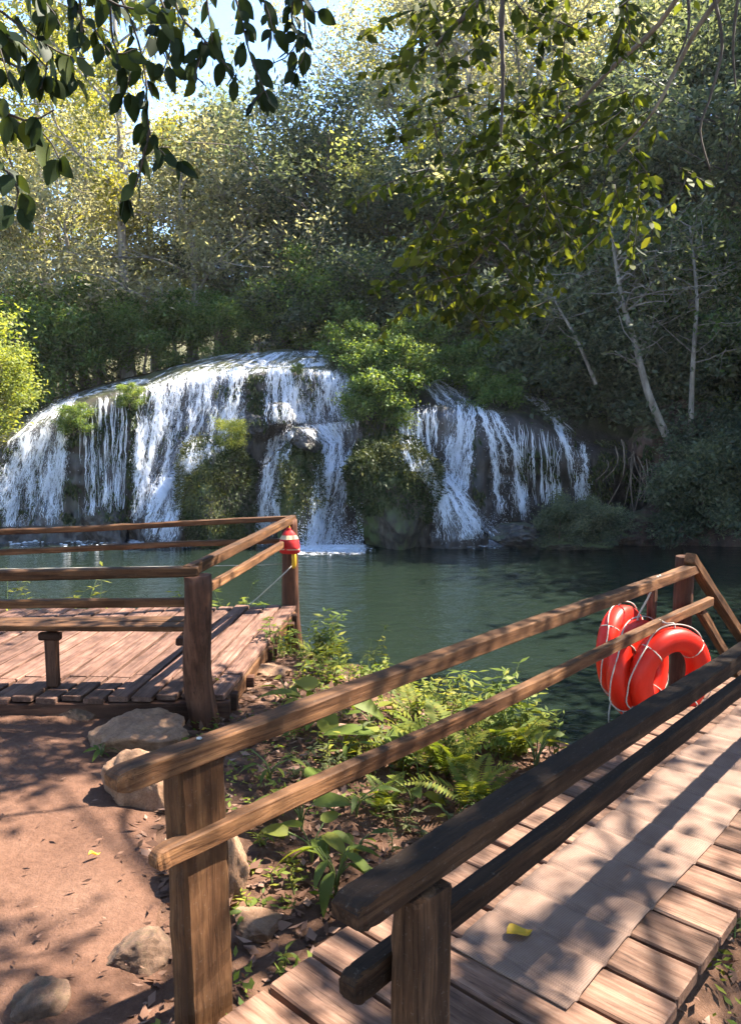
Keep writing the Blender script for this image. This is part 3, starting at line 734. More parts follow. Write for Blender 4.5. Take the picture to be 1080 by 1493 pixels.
cascade('broad white curtain fanning out at the far left end of the cliff', [[(55, 605), (118, 572)], [(10, 645), (98, 612)], [(-40, 770), (96, 765)]], 2600, streams=26, seed=101, foam=[(-80, 130, 764, 800, 900, .24)])
cascade('thin threads of water over dark rock between the two left curtains', [[(112, 590), (188, 566)], [(114, 640), (186, 630)], [(116, 755), (180, 745)]], 210, wid=(.25, .8), streams=9, jitter=.012, lenr=(.4, 1.6), seed=102, veil=False, drops=.6, foam=[(100, 240, 772, 798, 700, .15)])
cascade('widest white curtain pouring over the lip left of the mossy boulder', [[(203, 566), (300, 540)], [(198, 610), (295, 590)], [(190, 765), (250, 725)]], 2700, streams=24, seed=103)
cascade('curtain of broken strands behind the mossy boulder and its yellow shrub', [[(296, 542), (362, 534)], [(292, 590), (360, 580)], [(270, 690), (352, 640)]], 950, wid=(.25, .85), streams=14, seed=104)
cascade('white water slide running down beside the big mossy boulder', [[(272, 664), (318, 650)], [(230, 715), (272, 695)], [(198, 792), (256, 792)]], 1700, wid=(.25, .85), streams=20, off=(.02, .07), seed=105, foam=[(190, 290, 785, 800, 500, .09)])
cascade('upper middle curtain falling onto the rock shelf', [[(388, 530), (518, 545)], [(388, 560), (518, 570)], [(388, 618), (520, 616)]], 1750, streams=22, seed=106)
cascade('narrow middle stream between the mossy boulder and the narrow boulder', [[(392, 640), (430, 622)], [(384, 680), (418, 670)], [(372, 782), (402, 782)]], 1000, streams=12, off=(.02, .08), seed=107, foam=[(365, 410, 785, 797, 120, .1)])
cascade('middle stream twisting down right of the narrow boulder into the pond', [[(430, 622), (522, 612)], [(470, 650), (520, 645)], [(458, 710), (512, 700)], [(440, 800), (500, 800)]], 1900, streams=20, off=(.02, .09), seed=108, foam=[(430, 530, 799, 811, 420, .08)])
cascade('right hand curtain dropping onto the fanning cascade', [[(640, 588), (694, 590)], [(644, 630), (690, 632)], [(645, 695), (680, 720)]], 800, streams=11, seed=109)
cascade('thin trickles beside the overgrown island of shrubs', [[(575, 600), (642, 588)], [(580, 640), (640, 632)], [(600, 690), (640, 690)]], 330, wid=(.5, 1.1), streams=9, jitter=.012, lenr=(.3, 1.4), veil=False, seed=110)
cascade('cascade fanning out over rock into the pond on the right', [[(604, 682), (655, 690)], [(630, 715), (680, 722)], [(640, 792), (726, 782)]], 1700, streams=20, off=(.02, .08), seed=111, spread=.1, foam=[(635, 740, 790, 800, 420, .08)])
cascade('fine veil arching over the dark hollow right of the curtain', [[(694, 592), (728, 602)], [(712, 640), (758, 660)], [(728, 755), (772, 760)]], 900, wid=(.25, .8), streams=12, seed=112, veil=False, drops=.9, off=(.05, .3))
cascade('last thin fall on the far right beside the undercut bank', [[(760, 575), (785, 580)], [(805, 612), (850, 640)], [(838, 690), (856, 690)], [(842, 738), (858, 738)]], 800, wid=(.3, .9), streams=9, seed=113, veil=False, drops=.6)
cascade('row of thin threads hanging from the far right ledge', [[(745, 610), (835, 640)], [(748, 660), (838, 670)], [(752, 735), (840, 738)]], 130, wid=(.45, .9), lenr=(.5, 2.0), streams=15, jitter=.006, veil=False, seed=114, drops=.2)
cascade('stream sliding down the mossy slope above the right hand curtain', [[(622, 526), (640, 524)], [(655, 548), (672, 545)], [(618, 560), (650, 556)], [(640, 590), (700, 594)]], 700, streams=12, off=(.01, .04), seed=115)
cascade('shallow stream sheeting over the cliff top above the left curtains', [[(330, 516), (480, 510)], [(250, 536), (480, 524)], [(205, 562), (480, 533)]], 1500, wid=(.3, .9), streams=16, off=(.01, .035), seed=116, drops=.1)
cascade('shallow stream sliding along the cliff top towards the far left curtain', [[(205, 549), (225, 556)], [(130, 566), (165, 573)], [(58, 604), (112, 578)]], 800, wid=(.3, .9), streams=10, off=(.01, .035), seed=117, drops=.1)

# ------------------------------------------------------------------ hillside behind
def hill_z(x, y):
    zb = np.interp(x, BP[:, 0], BP[:, 2])
    right = sstep(4.0, 9.0, x)
    return zb + (y - 19.5) * (0.10 + .14 * right) + 0.25 * fbm(x * .4, y * .4, 0, 4, 61) - 0.05 + np.maximum(y - 30, 0) * .17
xs = np.linspace(-60, 60, 120); ys = np.r_[np.linspace(19.3, 40, 40), np.linspace(41.5, 70, 20)]
X, Y = np.meshgrid(xs, ys, indexing='ij')
tag(link('hillside', np_mesh('hillside', np.stack([X, Y, hill_z(X, Y)], -1).reshape(-1, 3), grid_faces(120, 60), True), M['hill']), 'forest floor rising behind the falls', 'hillside', kind='structure')

# side banks of the pond, beyond the frame to the right and left
def side_bank(name, x0, x1, y0, y1, sgn, label):
    n = 60
    T = np.linspace(0, 1, n); U = np.linspace(0, 1, 24)
    y = y0 + (y1 - y0) * T
    X = x0 + 0.8 * fbm(y * .3, 0 * y, 0, 3, 70 + sgn)[:, None] + (x1 - x0) * U[None] ** 1.2
    Y = np.repeat(y[:, None], 24, 1)
    Z = -1.5 + 3.2 * sstep(0, .25, U)[None] + (np.abs(X - x0)) * .12 + .25 * fbm(X * .6, Y * .6, 0, 4, 71)
    tag(link(name, np_mesh(name, np.stack([X, Y, Z], -1).reshape(-1, 3), grid_faces(n, 24), True), M['hill']), label, 'bank', kind='structure')
side_bank('bank', 11.5, 40, 0, 19.6, 1, 'wooded bank on the right side of the pond')
side_bank('bank', -13.5, -40, 10, 19.6, -1, 'wooded bank on the left side of the pond')
def terrain(x, y):
    if y >= 19.3: return float(hill_z(np.array(x), np.array(y)))
    if x > 12: return 1.5
    if x < -13.8: return 1.5
    return float(np.interp(x, LP[:, 0], LP[:, 2]))

# ------------------------------------------------------------------ forest
def gz0(x, y): return float(ground_z(np.array(x), np.array(y)))
P_ = {}
def proto(key, *a, **k):
    P_[key] = tree_proto(*a, **k)
proto('tall', 'tall_tree', 201, M['leaf_yellow'], M['bark_pale'], H=13, r0=.2, crown0=.35, spread=2.6, limbs=18, subs=6, per=40, leaf=.17, sig=0.28)
proto('tall2', 'tall_tree', 202, M['leaf_yellow'], M['bark_pale'], H=14, r0=.22, crown0=.3, spread=2.9, limbs=20, subs=6, per=34, leaf=.18, sig=0.31)
proto('airy', 'airy_tree', 203, M['leaf_grey'], M['bark_pale'], H=11, r0=.15, crown0=.2, spread=2.5, limbs=22, subs=7, per=34, leaf=.13, sig=0.26, rise=.7)
proto('grey', 'grey_tree', 204, M['leaf_grey'], M['bark_pale'], H=5.5, r0=.13, crown0=.15, spread=2.3, limbs=18, subs=8, per=32, leaf=.13, sig=.30, rise=.4, wander=.4)
proto('green', 'green_tree', 205, M['leaf_mid'], M['bark_brown'], H=8, r0=.17, crown0=.18, spread=2.4, limbs=20, subs=7, per=42, leaf=.16, sig=0.28)
proto('green2', 'green_tree', 206, M['leaf_mid'], M['bark_brown'], H=9.5, r0=.18, crown0=.2, spread=2.6, limbs=20, subs=7, per=38, leaf=.17, sig=0.31)
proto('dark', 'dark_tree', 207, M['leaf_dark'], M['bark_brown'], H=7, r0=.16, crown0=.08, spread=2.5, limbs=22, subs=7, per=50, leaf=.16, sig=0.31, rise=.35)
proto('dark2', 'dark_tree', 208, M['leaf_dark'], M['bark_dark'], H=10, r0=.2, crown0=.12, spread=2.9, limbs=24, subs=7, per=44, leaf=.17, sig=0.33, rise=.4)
proto('bush', 'forest_bush', 209, M['leaf_shrub'], M['bark_brown'], H=2.2, r0=.05, crown0=.02, spread=1.3, limbs=14, subs=5, per=60, leaf=.13, sig=.22, rise=.7)
proto('bush_dark', 'forest_bush', 210, M['leaf_dark'], M['bark_brown'], H=2.0, r0=.05, crown0=.02, spread=1.4, limbs=14, subs=5, per=60, leaf=.15, sig=.24, rise=.5)
proto('shrub', 'ledge_shrub', 211, M['leaf_shrub'], M['bark_brown'], H=1.3, r0=.03, crown0=.02, spread=.75, limbs=12, subs=5, per=46, leaf=.11, sig=.14, rise=.7)
proto('bright', 'bright_bush', 212, M['leaf_lime'], M['bark_brown'], H=3.0, r0=.05, crown0=.05, spread=.95, limbs=16, subs=5, per=40, leaf=.15, sig=.25, rise=.9)
used = set()
def place(key, x, y, s=1.0, label=None, cat='tree', group=None, rz=None, z=None, sz=None):
    rz = random.uniform(0, 6.28) if rz is None else rz
    zz = terrain(x, y) if z is None else z
    sc = (s, s, sz or s)
    if key in used: o = copy_tree(P_[key], (x, y, zz - .05), rz, sc)
    else:
        o = P_[key]; used.add(key); o.location = (x, y, zz - .05); o.rotation_euler = (0, 0, rz); o.scale = sc
    tag(o, label, cat, group); return o
def px_x(px, Y): return float((px - CX) / F * Y / (1))
# backmost row
for px, Y, k, s in [(-60, 33, 'tall2', 1.05), (60, 34, 'tall', 1.1), (150, 31, 'tall2', 1.0), (230, 33, 'tall', .82), (320, 34, 'green2', .66), (400, 34, 'green2', .6), (480, 34, 'green2', .66), (640, 33, 'tall', 1.15), (740, 34, 'tall2', 1.15), (840, 32, 'tall', 1.2), (950, 34, 'tall2', 1.2), (1060, 32, 'tall', 1.2), (1160, 33, 'tall2', 1.2), (-160, 34, 'tall', 1.1)]:
    yel = k.startswith('tall')
    place(k, px_x(px, Y), Y, s, 'tall sunlit yellow green tree in the backmost row above the falls' if yel else 'mid green tree filling the low gap below the open sky', group='tall trees at the back of the forest' if yel else 'green trees below the sky gap')
place('tall', px_x(192, 21.2), 21.2, .72, 'slender pale trunk tree rising straight behind the left curtains', sz=.95)
place('tall2', px_x(75, 26), 26, .95, 'brown limbed yellow green tree above the left end of the cliff')
place('airy', px_x(605, 27), 27, 1.15, 'tall airy grey green tree right of the sky gap')
place('airy', px_x(620, 26), 26, 1.1, 'fine leaved airy tree above the shrubs between the falls')
place('airy', px_x(110, 24), 24, .75, 'thin airy tree with grey leaves left of the pale straight trunk')
place('airy', px_x(680, 23.5), 23.5, 1.2, 'pale airy tree filling the space behind the overhanging leaves')
place('airy', px_x(760, 24), 24, 1.25, 'pale airy tree right of the hanging vine')
place('airy', px_x(730, 26), 26, 1.2, 'airy grey tree behind the overhanging branch')
place('airy', px_x(480, 26), 26, .66, 'airy tree standing over the dark gap behind the middle curtain')
place('grey', px_x(285, 21.6), 21.6, 1.05, 'low twisted grey tree spreading over the cliff top')
place('grey', px_x(355, 22.5), 22.5, 1.0, 'bare twigged grey tree leaning beside the twisted one')
place('grey', px_x(800, 20.4), 20.4, .9, 'grey tangle of bare branches above the right falls')
place('grey', px_x(1010, 19.8), 19.8, 1.0, 'grey leaved tree with drooping bare branches on the right bank')
LB = ['small airy tree rising above the bright bush', 'green tree beyond the bright bush at the end of the cliff', 'pale grey tree behind the round green tuft', 'small airy tree beside the slender straight pale trunk', 'green tree behind the bare twigged grey tree', 'green tree behind the island of bright shrubs', 'low grey tree above the far left curtain']
for px, Y, k, s in [(20, 23, 'airy', .62), (-70, 24, 'green2', .9), (130, 22.5, 'grey', 1.1), (235, 24, 'airy', .6), (330, 26, 'green2', .8), (590, 23, 'green', .75), (60, 21.5, 'grey', .8)]:
    place(k, px_x(px, Y), Y, s, LB.pop(0), group='understorey green trees')
LB = ['dark leafy tree behind the curtain of broken strands', 'dark leafy tree behind the upper middle curtain', 'taller dark tree rising behind the pair above the middle curtain', 'short dark tree behind the island of bright shrubs', 'dark tree above the head of the sliding stream', 'dark tree behind the shrub on the mossy hump']
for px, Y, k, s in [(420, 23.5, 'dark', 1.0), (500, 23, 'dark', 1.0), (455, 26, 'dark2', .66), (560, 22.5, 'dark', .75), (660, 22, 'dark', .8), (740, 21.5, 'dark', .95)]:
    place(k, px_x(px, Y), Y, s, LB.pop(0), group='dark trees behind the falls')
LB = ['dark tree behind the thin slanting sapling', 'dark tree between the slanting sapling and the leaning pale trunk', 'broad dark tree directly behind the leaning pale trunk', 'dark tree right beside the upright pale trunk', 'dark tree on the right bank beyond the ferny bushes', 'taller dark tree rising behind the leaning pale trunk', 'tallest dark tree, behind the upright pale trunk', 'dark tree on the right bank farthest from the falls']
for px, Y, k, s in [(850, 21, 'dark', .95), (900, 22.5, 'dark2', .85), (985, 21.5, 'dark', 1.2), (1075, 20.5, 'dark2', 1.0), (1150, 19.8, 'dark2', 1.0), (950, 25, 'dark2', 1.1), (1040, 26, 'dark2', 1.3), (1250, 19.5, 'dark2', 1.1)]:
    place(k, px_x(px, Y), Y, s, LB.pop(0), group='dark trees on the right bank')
# trees on the side banks (mostly beyond the frame; they shade and mirror in the pond)
for x, y, k, s in [(13, 14, 'dark2', 1.2), (14, 10, 'green2', 1.2), (15.5, 6, 'dark2', 1.2), (17, 12, 'tall', 1), (14.5, 17, 'tall2', .95)]:
    place(k, x, y, s, 'dark tree on the wooded bank at the right of the pond', group='trees on the right side bank')
for x, y, k, s in [(-15, 15, 'green2', 1.0), (-16, 18.5, 'tall', .9)]:
    place(k, x, y, s, 'green tree on the wooded bank at the left of the pond', group='trees on the left side bank')
# understorey bushes along the cliff top and on the right bank
LB = ['bush behind the bright bush at the end of the cliff', 'bush above the start of the far left curtain', 'bush behind the reddish tuft on the lip', 'bush behind the thin threads of water', 'bush behind the round green tuft on the lip', 'low bush behind the widest white curtain', 'low bush behind the curtain of broken strands', 'lowest bush on the cliff top, above the bare dark rock', 'dark bush behind the upper middle curtain', 'bush beside the bright shrub that tops the island']
for px, Y, k, s in [(-30, 20, 'bush', 1.1), (40, 20.2, 'bush', 1.0), (95, 20.6, 'bush', .9), (150, 20.8, 'bush', .8), (215, 20.6, 'bush', .7), (260, 21, 'bush', .6), (320, 20.6, 'bush', .55), (380, 20.6, 'bush', .5), (440, 20.8, 'bush_dark', .7), (480, 20.4, 'bush', .8)]:
    place(k, px_x(px, Y), Y, s, LB.pop(0), 'bush', 'bushes along the cliff top')
LB = ['dark bush on the right side of the sliding stream', 'green bush over the dark hollow behind the fine veil', 'dark bush above the head of the last thin fall', 'dark bush directly behind the last thin fall', 'dark bush between the last thin fall and the leaning trunk', 'dark bush behind the foot of the leaning pale trunk', 'dark bush behind the foot of the upright pale trunk', 'green bush on the bank just past the upright pale trunk', 'large dark bush at the far end of the right bank', 'green bush in the second row above the last thin fall', 'green bush in the second row between the two pale trunks']
for px, Y, k, s in [(690, 19.9, 'bush_dark', .9), (740, 19.2, 'bush', .85), (790, 18.9, 'bush_dark', 1.0), (850, 18.8, 'bush_dark', .95), (905, 18.7, 'bush_dark', .9), (960, 18.9, 'bush_dark', .95), (1020, 18.8, 'bush_dark', 1.0), (1080, 18.3, 'bush', 1.1), (1140, 18, 'bush_dark', 1.2), (870, 19.8, 'bush', 1.2), (1000, 19.5, 'bush', 1.2)]:
    place(k, px_x(px, Y), Y, s, LB.pop(0), 'bush', 'bushes on the right bank', z=None if Y >= 19.3 else float(atY(px, 590, Y)[2]) - .5 * s)
for px, py, Y, s, lab in [(506, 520, 18.2, .62, 'bright green shrub topping the island between the falls'), (545, 545, 17.8, .72, 'leafy green shrub in the middle of the island between the falls'), (588, 560, 17.5, .72, 'pale green shrub hanging beside the sliding stream'), (560, 605, 16.9, .75, 'drooping shrub at the foot of the overgrown island'), (535, 600, 17.0, .6, 'small shrub wedged right of the upper middle curtain'), (600, 530, 18.6, .8, 'shrub at the head of the sliding stream'),
                          (680, 560, 18.2, .7, 'fern green shrub beside the sliding stream on its right'), (720, 590, 17.3, .6, 'shrub on the mossy hump above the dark hollow'), (190, 585, 16.9, .30, 'round green tuft on the lip between the left curtains'), (108, 622, 16.7, .38, 'reddish green tuft hanging from the lip by the far left curtain'), (433, 540, 17.3, .14, 'tiny tuft on the lip of the upper middle curtain')]:
    p = atY(px, py + 25 * s, Y)
    place('shrub', float(p[0]), Y, s, lab, 'shrub', z=float(p[2]))
p = atY(335, 665, 16.4); place('bright', float(p[0]), 16.4, .24, 'small yellow sunlit shrub on top of the big mossy boulder', 'shrub', z=float(p[2]))
LB = ['bright yellow green bush at the end of the cliff, touching the far left curtain', 'larger bright bush farther from the falls at the end of the cliff']
for px, Y, s, pz in [(0, 15.8, .52, 622), (-48, 16.5, .8, 650)]:
    p = atY(px, pz, Y); place('bright', float(p[0]), Y, s, LB.pop(0), 'bush', 'bright bushes left of the falls', z=float(p[2]))
LB = ['rounded bush at the middle of the low rock island', 'small bush at the island end beside the low bare rock', 'small bush at the island end towards the undercut bank']
for px, py, Y, s in [(845, 784, 15.6, .34), (815, 786, 15.5, .28), (876, 786, 15.5, .28)]:
    p = atY(px, py, Y); place('bush_dark', float(p[0]), Y, s, LB.pop(0), 'bush', 'bushes on the low rock island', z=float(p[2]))
LB = ['ferny bush at the waterline below the upright pale trunk', 'ferny bush drooping over the rock of the right bank', 'largest ferny bush at the far right waterline', 'ferny bush halfway up the bank under the pale trunks', 'small ferny bush at the foot of the undercut bank']
for px, py, Y, s in [(1022, 770, 16.0, .6), (1065, 775, 15.8, .65), (1095, 745, 16.0, .8), (1040, 725, 16.4, .55), (990, 785, 16.0, .3)]:
    p = atY(px, py, Y); place('bush_dark', float(p[0]), Y, s, LB.pop(0), 'bush', 'ferny bushes at the right waterline', z=float(p[2]))
# pale leaning trees on the right bank
def leaning(pts, r, label, seed):
    W = [atY(*p) for p in pts]; e = empty('leaning_tree', W[0], label, 'tree')
    rng = np.random.default_rng(seed)
    path = smooth_path(W, 24); tubes_obj('trunk', [(path, np.linspace(r, r * .35, 24))], M['bark_pale'], e, 8)
    tubes = []; C = []
    for k in range(26):
        i = rng.integers(8, 24); b = path[i]; a = rng.uniform(0, 6.28); L = rng.uniform(.5, 1.7)
        d = np.array([math.cos(a), math.sin(a) * .8, rng.uniform(-.3, .7)])
        q = b + np.outer(np.linspace(0, 1, 6) * L, d) + np.cumsum(rng.normal(0, .1, (6, 3)), axis=0) * np.linspace(0, 1, 6)[:, None]
        tubes.append((q, np.linspace(r * .25, r * .06, 6))); C.append(q[-1])
        for _ in range(2):
            j = rng.integers(2, 5); q2 = q[j] + np.outer(np.linspace(0, 1, 4) * rng.uniform(.3, .8), rand_unit(1, rng)[0]) + np.cumsum(rng.normal(0, .05, (4, 3)), axis=0)
            tubes.append((q2, np.linspace(r * .12, r * .04, 4))); C.append(q2[-1])
    b = tubes_obj('branches', tubes, M['bark_pale'], e, 4); b['kind'] = 'stuff'
    V, Fc, t = leaf_cloud(np.array(C)[::2], 26, .22, .13, rng)
    c = link('crown', np_mesh('crown', V, Fc, False, t), M['leaf_dark'], e); c['kind'] = 'stuff'
leaning([(975, 645, 16.8), (945, 575, 16.6), (925, 500, 16.6), (905, 430, 16.7), (890, 330, 17.2)], .09, 'pale trunked tree leaning left over the right bank', 301)
leaning([(1006, 640, 16.9), (1008, 560, 16.7), (1012, 490, 16.7), (1015, 430, 16.8), (1005, 330, 17.2)], .065, 'upright pale trunk right of the leaning tree', 302)
leaning([(868, 560, 17.2), (838, 490, 17.1), (812, 445, 17.2), (790, 380, 17.5)], .045, 'thin pale sapling slanting left above the last thin fall', 303)
for k in range(8):
    px = -60 + 80 * k; Y = 29 + (k % 3) * 1.2
    place('green', px_x(px, Y), Y, .6 + .1 * (k % 2), 'low green tree closing the gaps between the trunks far behind the falls', group='low trees far behind the falls')
for x, y, k, sc_ in [(-7, -4, 'green2', 1.1), (-2.5, -7, 'dark2', 1.1), (3, -6, 'green2', 1.2), (8, -3.5, 'dark2', 1.1), (-9, 2, 'dark2', 1.0)]:  # unseen trees behind the camera, added to hold back low sky light
    place(k, x, y, sc_, 'unseen forest tree added behind the start of the path to block low sky', group='unseen trees added behind the path', z=gz0(x, y))
# hanging roots under the leaning tree
rng = np.random.default_rng(5); tb = []
for k in range(26):
    px = rng.uniform(880, 1000); y0 = rng.uniform(635, 665); y1 = y0 + rng.uniform(30, 110); Y = rng.uniform(16.7, 17.1)
    tb.append((smooth_path([atY(px, y0, Y + .3), atY(px + rng.normal(0, 6), (y0 + y1) / 2, Y), atY(px + rng.normal(0, 12), y1, Y)], 7), np.linspace(.02, .007, 7)))
o = tubes_obj('hanging_roots', tb, M['bark_brown'], None, 5); tag(o, 'brown roots hanging down the undercut right bank', 'roots', kind='stuff')

# plants clothing the boulders (each boulder's own moss cover)
def cover(ob, n, zmin, size, mat, seed, zmax=9, hang=.6, name='moss_cover', sig=.03):
    rng = np.random.default_rng(seed)
    V = np.empty((len(ob.data.vertices), 3), np.float32); ob.data.vertices.foreach_get('co', V.ravel()); V = V.reshape(-1, 3)
    Nn = V / np.linalg.norm(V, axis=1, keepdims=True)
    h = V[:, 2] / V[:, 2].max()
    ok = np.where((h > zmin + .25 * fbm(V[:, 0] * 2, V[:, 1] * 2, V[:, 2] * 2, 3, seed)) & (Nn[:, 1] < .45))[0]
    i = rng.choice(ok, n)
    P = V[i] + Nn[i] * rng.uniform(0, .10, (n, 1)) + rng.normal(0, sig, (n, 3))
    D = Nn[i] * .7 + rand_unit(n, rng) * .7; D[:, 2] -= hang; D /= np.linalg.norm(D, axis=1, keepdims=True)
    L = size * rng.uniform(.5, 1.4, n)
    Vv, Fc = leaves_np(P, D, Nn[i] + rand_unit(n, rng) * .5, L, L * rng.uniform(.25, .45, n))
    cl = .5 + 1.1 * fbm(P[:, 0] * 2.2, P[:, 1] * 2.2, P[:, 2] * 2.2, 3, seed + 3)
    t = np.clip(cl + rng.normal(0, .15, n), 0, 1)
    o = link(name, np_mesh(name, Vv, Fc, False, t), mat); o.parent = ob; o['kind'] = 'stuff'
cover(B['A'], 20000, -.75, .07, M['leaf_moss'], 401)
cover(B['B'], 8000, .0, .07, M['leaf_moss'], 402)
cover(B['C'], 16000, -.1, .085, M['leaf_moss'], 403)

def cliff_moss():
    rng = np.random.default_rng(450); Ps = []
    for (x0, x1, y0, y1, n) in [(92, 116, 590, 770, 1500), (186, 204, 570, 740, 1100), (118, 190, 600, 760, 1500), (362, 388, 545, 640, 700), (516, 604, 555, 700, 3600), (690, 705, 600, 740, 500), (752, 840, 600, 700, 1400), (856, 980, 640, 730, 2600), (-60, 60, 640, 760, 900), (210, 350, 560, 700, 1500), (395, 515, 545, 615, 500), (640, 760, 560, 600, 900)]:
        px = rng.uniform(x0, x1, n); py = y0 + (y1 - y0) * rng.random(n) ** 1.3
        k = fbm(px * .05, py * .03, 0, 3, 451) > -.06; px = px[k]; py = py[k]
        Ps.append(unproj(px, py, depth(px, py) - rng.uniform(.0, .07, len(px))))
    P = np.vstack(Ps); n = len(P)
    D = rand_unit(n, rng, .4) * .5 + np.array([0, -.35, -.9]); D /= np.linalg.norm(D, axis=1, keepdims=True)
    L = rng.uniform(.05, .17, n); V, Fc = leaves_np(P, D, rand_unit(n, rng) + [0, -1, .3], L, L * rng.uniform(.2, .4, n))
    o = link('hanging_moss', np_mesh('hanging_moss', V, Fc, False, np.clip(rng.normal(.35, .25, n), 0, 1)), M['leaf_moss'], cliff); o['kind'] = 'stuff'
cliff_moss()

# ------------------------------------------------------------------ viewing platform
def platform():
    A = atZ(330, 1012, 0); Bq = atZ(434, 882, 0)
    u = (Bq - A); Lr = np.linalg.norm(u); u = u / Lr           # near -> far
    v = np.array([-1.0, -0.05, 0]); v = v / np.linalg.norm(v)      # right -> left
    root = empty('viewing_platform', (A[0] - 1.5, A[1] + 1, ground_z(A[0], A[1])), 'timber viewing platform with log posts and plank deck beside the pond', 'platform')
    w = .152; n = 27
    for i in range(n):
        o = A + v * (w * (i + .5)); o[2] = 0
        far = Lr + .04 * math.sin(i * 2.3) - 0.055 * i * 0.0
        cut = .42 + .03 * math.sin(i * 3.7)
        z = -.02 + random.uniform(-.004, .004)
        j0 = random.uniform(-.025, .03)
        for (a, b) in ((j0, cut), (cut + .008, far)):
            timber('plank', o + u * a + np.array([0, 0, z]), o + u * b + np.array([0, 0, z + random.uniform(-.003, .003)]), w - .021, .036, M['deck'], root, jit=.0025, ch=.005)
    # beams below
    for s in (.16, Lr * .5, Lr - .2):
        p = A + u * s - np.array([0, 0, .095])
        timber('beam', p - v * .03, p + v * (w * n), .09, .11, M['beam'], root)
    p = A + u * -.005; timber('front_beam', p - np.array([0, .0, .115]) - v * .02 + u * .02, p + v * (w * n) - np.array([0, 0, .115]) + u * .02, .06, .15, M['beam'], root)
    timber('side_beam', A + u * .06 - np.array([0, 0, .10]) - v * -.03, A + u * (Lr - .05) - np.array([0, 0, .10]) - v * -.03, .05, .11, M['rail'], root)
    for s in (.55, 1.35, 2.1):
        p = A + u * s - np.array([0, 0, .10]); timber('joist', p + v * .25, p - v * .05, .07, .08, M['beam'], root)
    # log posts
    nb = on_plane(300, 1032, np.array([-1.02, 4.72, 0]), np.array([1, 0, 0])); 
    n0 = np.array([nb[0], 4.74, ground_z(nb[0], 4.74) - .1]); n1 = atY(283, 838, 4.74)
    log_obj('post', n0, n1, .088, .080, M['log'], root, 3, .032)
    f0 = atY(437, 1012, 7.42); f0[2] = min(f0[2], ground_z(f0[0], 7.42) - .05); f1 = atY(418, 757, 7.42)
    log_obj('post', f0, f1, .085, .072, M['log'], root, 9, .03)
    for (px, Yp) in ((-110, 6.9), (-260, 4.62)):
        p = atY(px, 760, Yp); p[2] = .84; log_obj('post', (p[0], Yp, -.5), p, .085, .08, M['log'], root, int(Yp * 7))
    # side rails (right side)
    timber('handrail', atY(272, 834, 4.70), atY(427, 757, 7.46), .06, .075, M['rail'], root)
    timber('lower_rail', atY(286, 866, 4.86), atY(420, 790, 7.40), .045, .065, M['rail'], root)
    # near rails
    timber('handrail', atY(-140, 840, 4.60), atY(290, 834, 4.72), .07, .062, M['rail'], root, jit=.004)
    timber('lower_rail', atY(-140, 883, 4.66), atY(276, 879, 4.80), .05, .055, M['rail'], root, jit=.004)
    # far rails
    timber('handrail', atY(-200, 783, 6.72), atY(424, 757, 7.43), .06, .05, M['rail'], root, jit=.005)
    timber('lower_rail', atY(-200, 811, 6.72), atY(412, 789, 7.41), .05, .05, M['rail'], root, jit=.005)
    # bench
    b = empty('bench', atZ(78, 1002, 0), 'plain plank bench along the near railing of the platform', 'bench')
    for k, (yy, py) in enumerate(((4.98, 913), (5.12, 906))):
        p0 = atY(-200, py + 2, yy - .05); p1 = atY(279, py, yy); timber('seat_plank', p0, p1, .125, .036, M['rail'], b, ch=.004)
    q = atZ(79, 1000, 0); top = atY(79, 921, q[1])
    timber('leg', (q[0], q[1], .0), (q[0], q[1], top[2] + .0), .075, .07, M['beam'], b, up=(0, 1, 0))
    timber('bracket', (q[0] - .07, q[1] - .02, top[2] - .028), (q[0] + .07, q[1] - .02, top[2] - .028), .05, .05, M['beam'], b)
    timber('leg', (q[0] - 1.5, q[1], .0), (q[0] - 1.5, q[1], top[2]), .075, .07, M['beam'], b, up=(0, 1, 0))
    r = atY(272, 932, 4.86); timber('bracket', r + np.array([-.03, -.06, 0]), r + np.array([-.03, .2, 0]), .06, .05, M['beam'], b)
    # red throw bag on the far post
    c = atY(421, 790, 7.22)
    t = empty('throw_bag', c, 'red rescue throw bag with pale bands tied to the far log post', 'throw bag')
    S = 18; zs = [-.11, -.098, -.04, .03, .08, .105, .12, .132]; rs = [.072, .096, .10, .084, .058, .038, .020, .026]
    Vb = []; 
    for zz, rr in zip(zs, rs):
        for k in range(S):
            a = 2 * math.pi * k / S; wv = 1 + .09 * math.sin(a * 3 + zz * 30) + .05 * math.sin(a * 7)
            Vb.append((c[0] + rr * wv * math.cos(a) * 1.0 + .02 * (zz < 0) * (-zz * 6), c[1] + rr * .75 * wv * math.sin(a), c[2] + zz))
    Fb = [(i * S + k, i * S + (k + 1) % S, (i + 1) * S + (k + 1) % S, (i + 1) * S + k) for i in range(len(zs) - 1) for k in range(S)]
    Fb += [tuple(range(S - 1, -1, -1)), tuple(range((len(zs) - 1) * S, len(zs) * S))]
    me = bpy.data.meshes.new('bag'); me.from_pydata(Vb, [], Fb); me.update(); me.polygons.foreach_set('use_smooth', [True] * len(Fb)); bag = link('bag', me, M['bag'], t)
    def band(z0, z1, m):
        V = []
        for zz in (z0, z1):
            rr = np.interp(zz, zs, rs) * 1.035
            for k in range(S):
                a = 2 * math.pi * k / S; wv = 1 + .09 * math.sin(a * 3 + zz * 30) + .05 * math.sin(a * 7)
                V.append((c[0] + rr * wv * math.cos(a) + .02 * (zz < 0) * (-zz * 6), c[1] + rr * .75 * wv * math.sin(a), c[2] + zz))
        me = bpy.data.meshes.new('band'); me.from_pydata(V, [], [(k, (k + 1) % S, S + (k + 1) % S, S + k) for k in range(S)]); me.update(); bo = link('band', me, m); bo.parent = bag
    band(.028, .066, M['stripe']); band(-.070, -.060, M['stripe'])
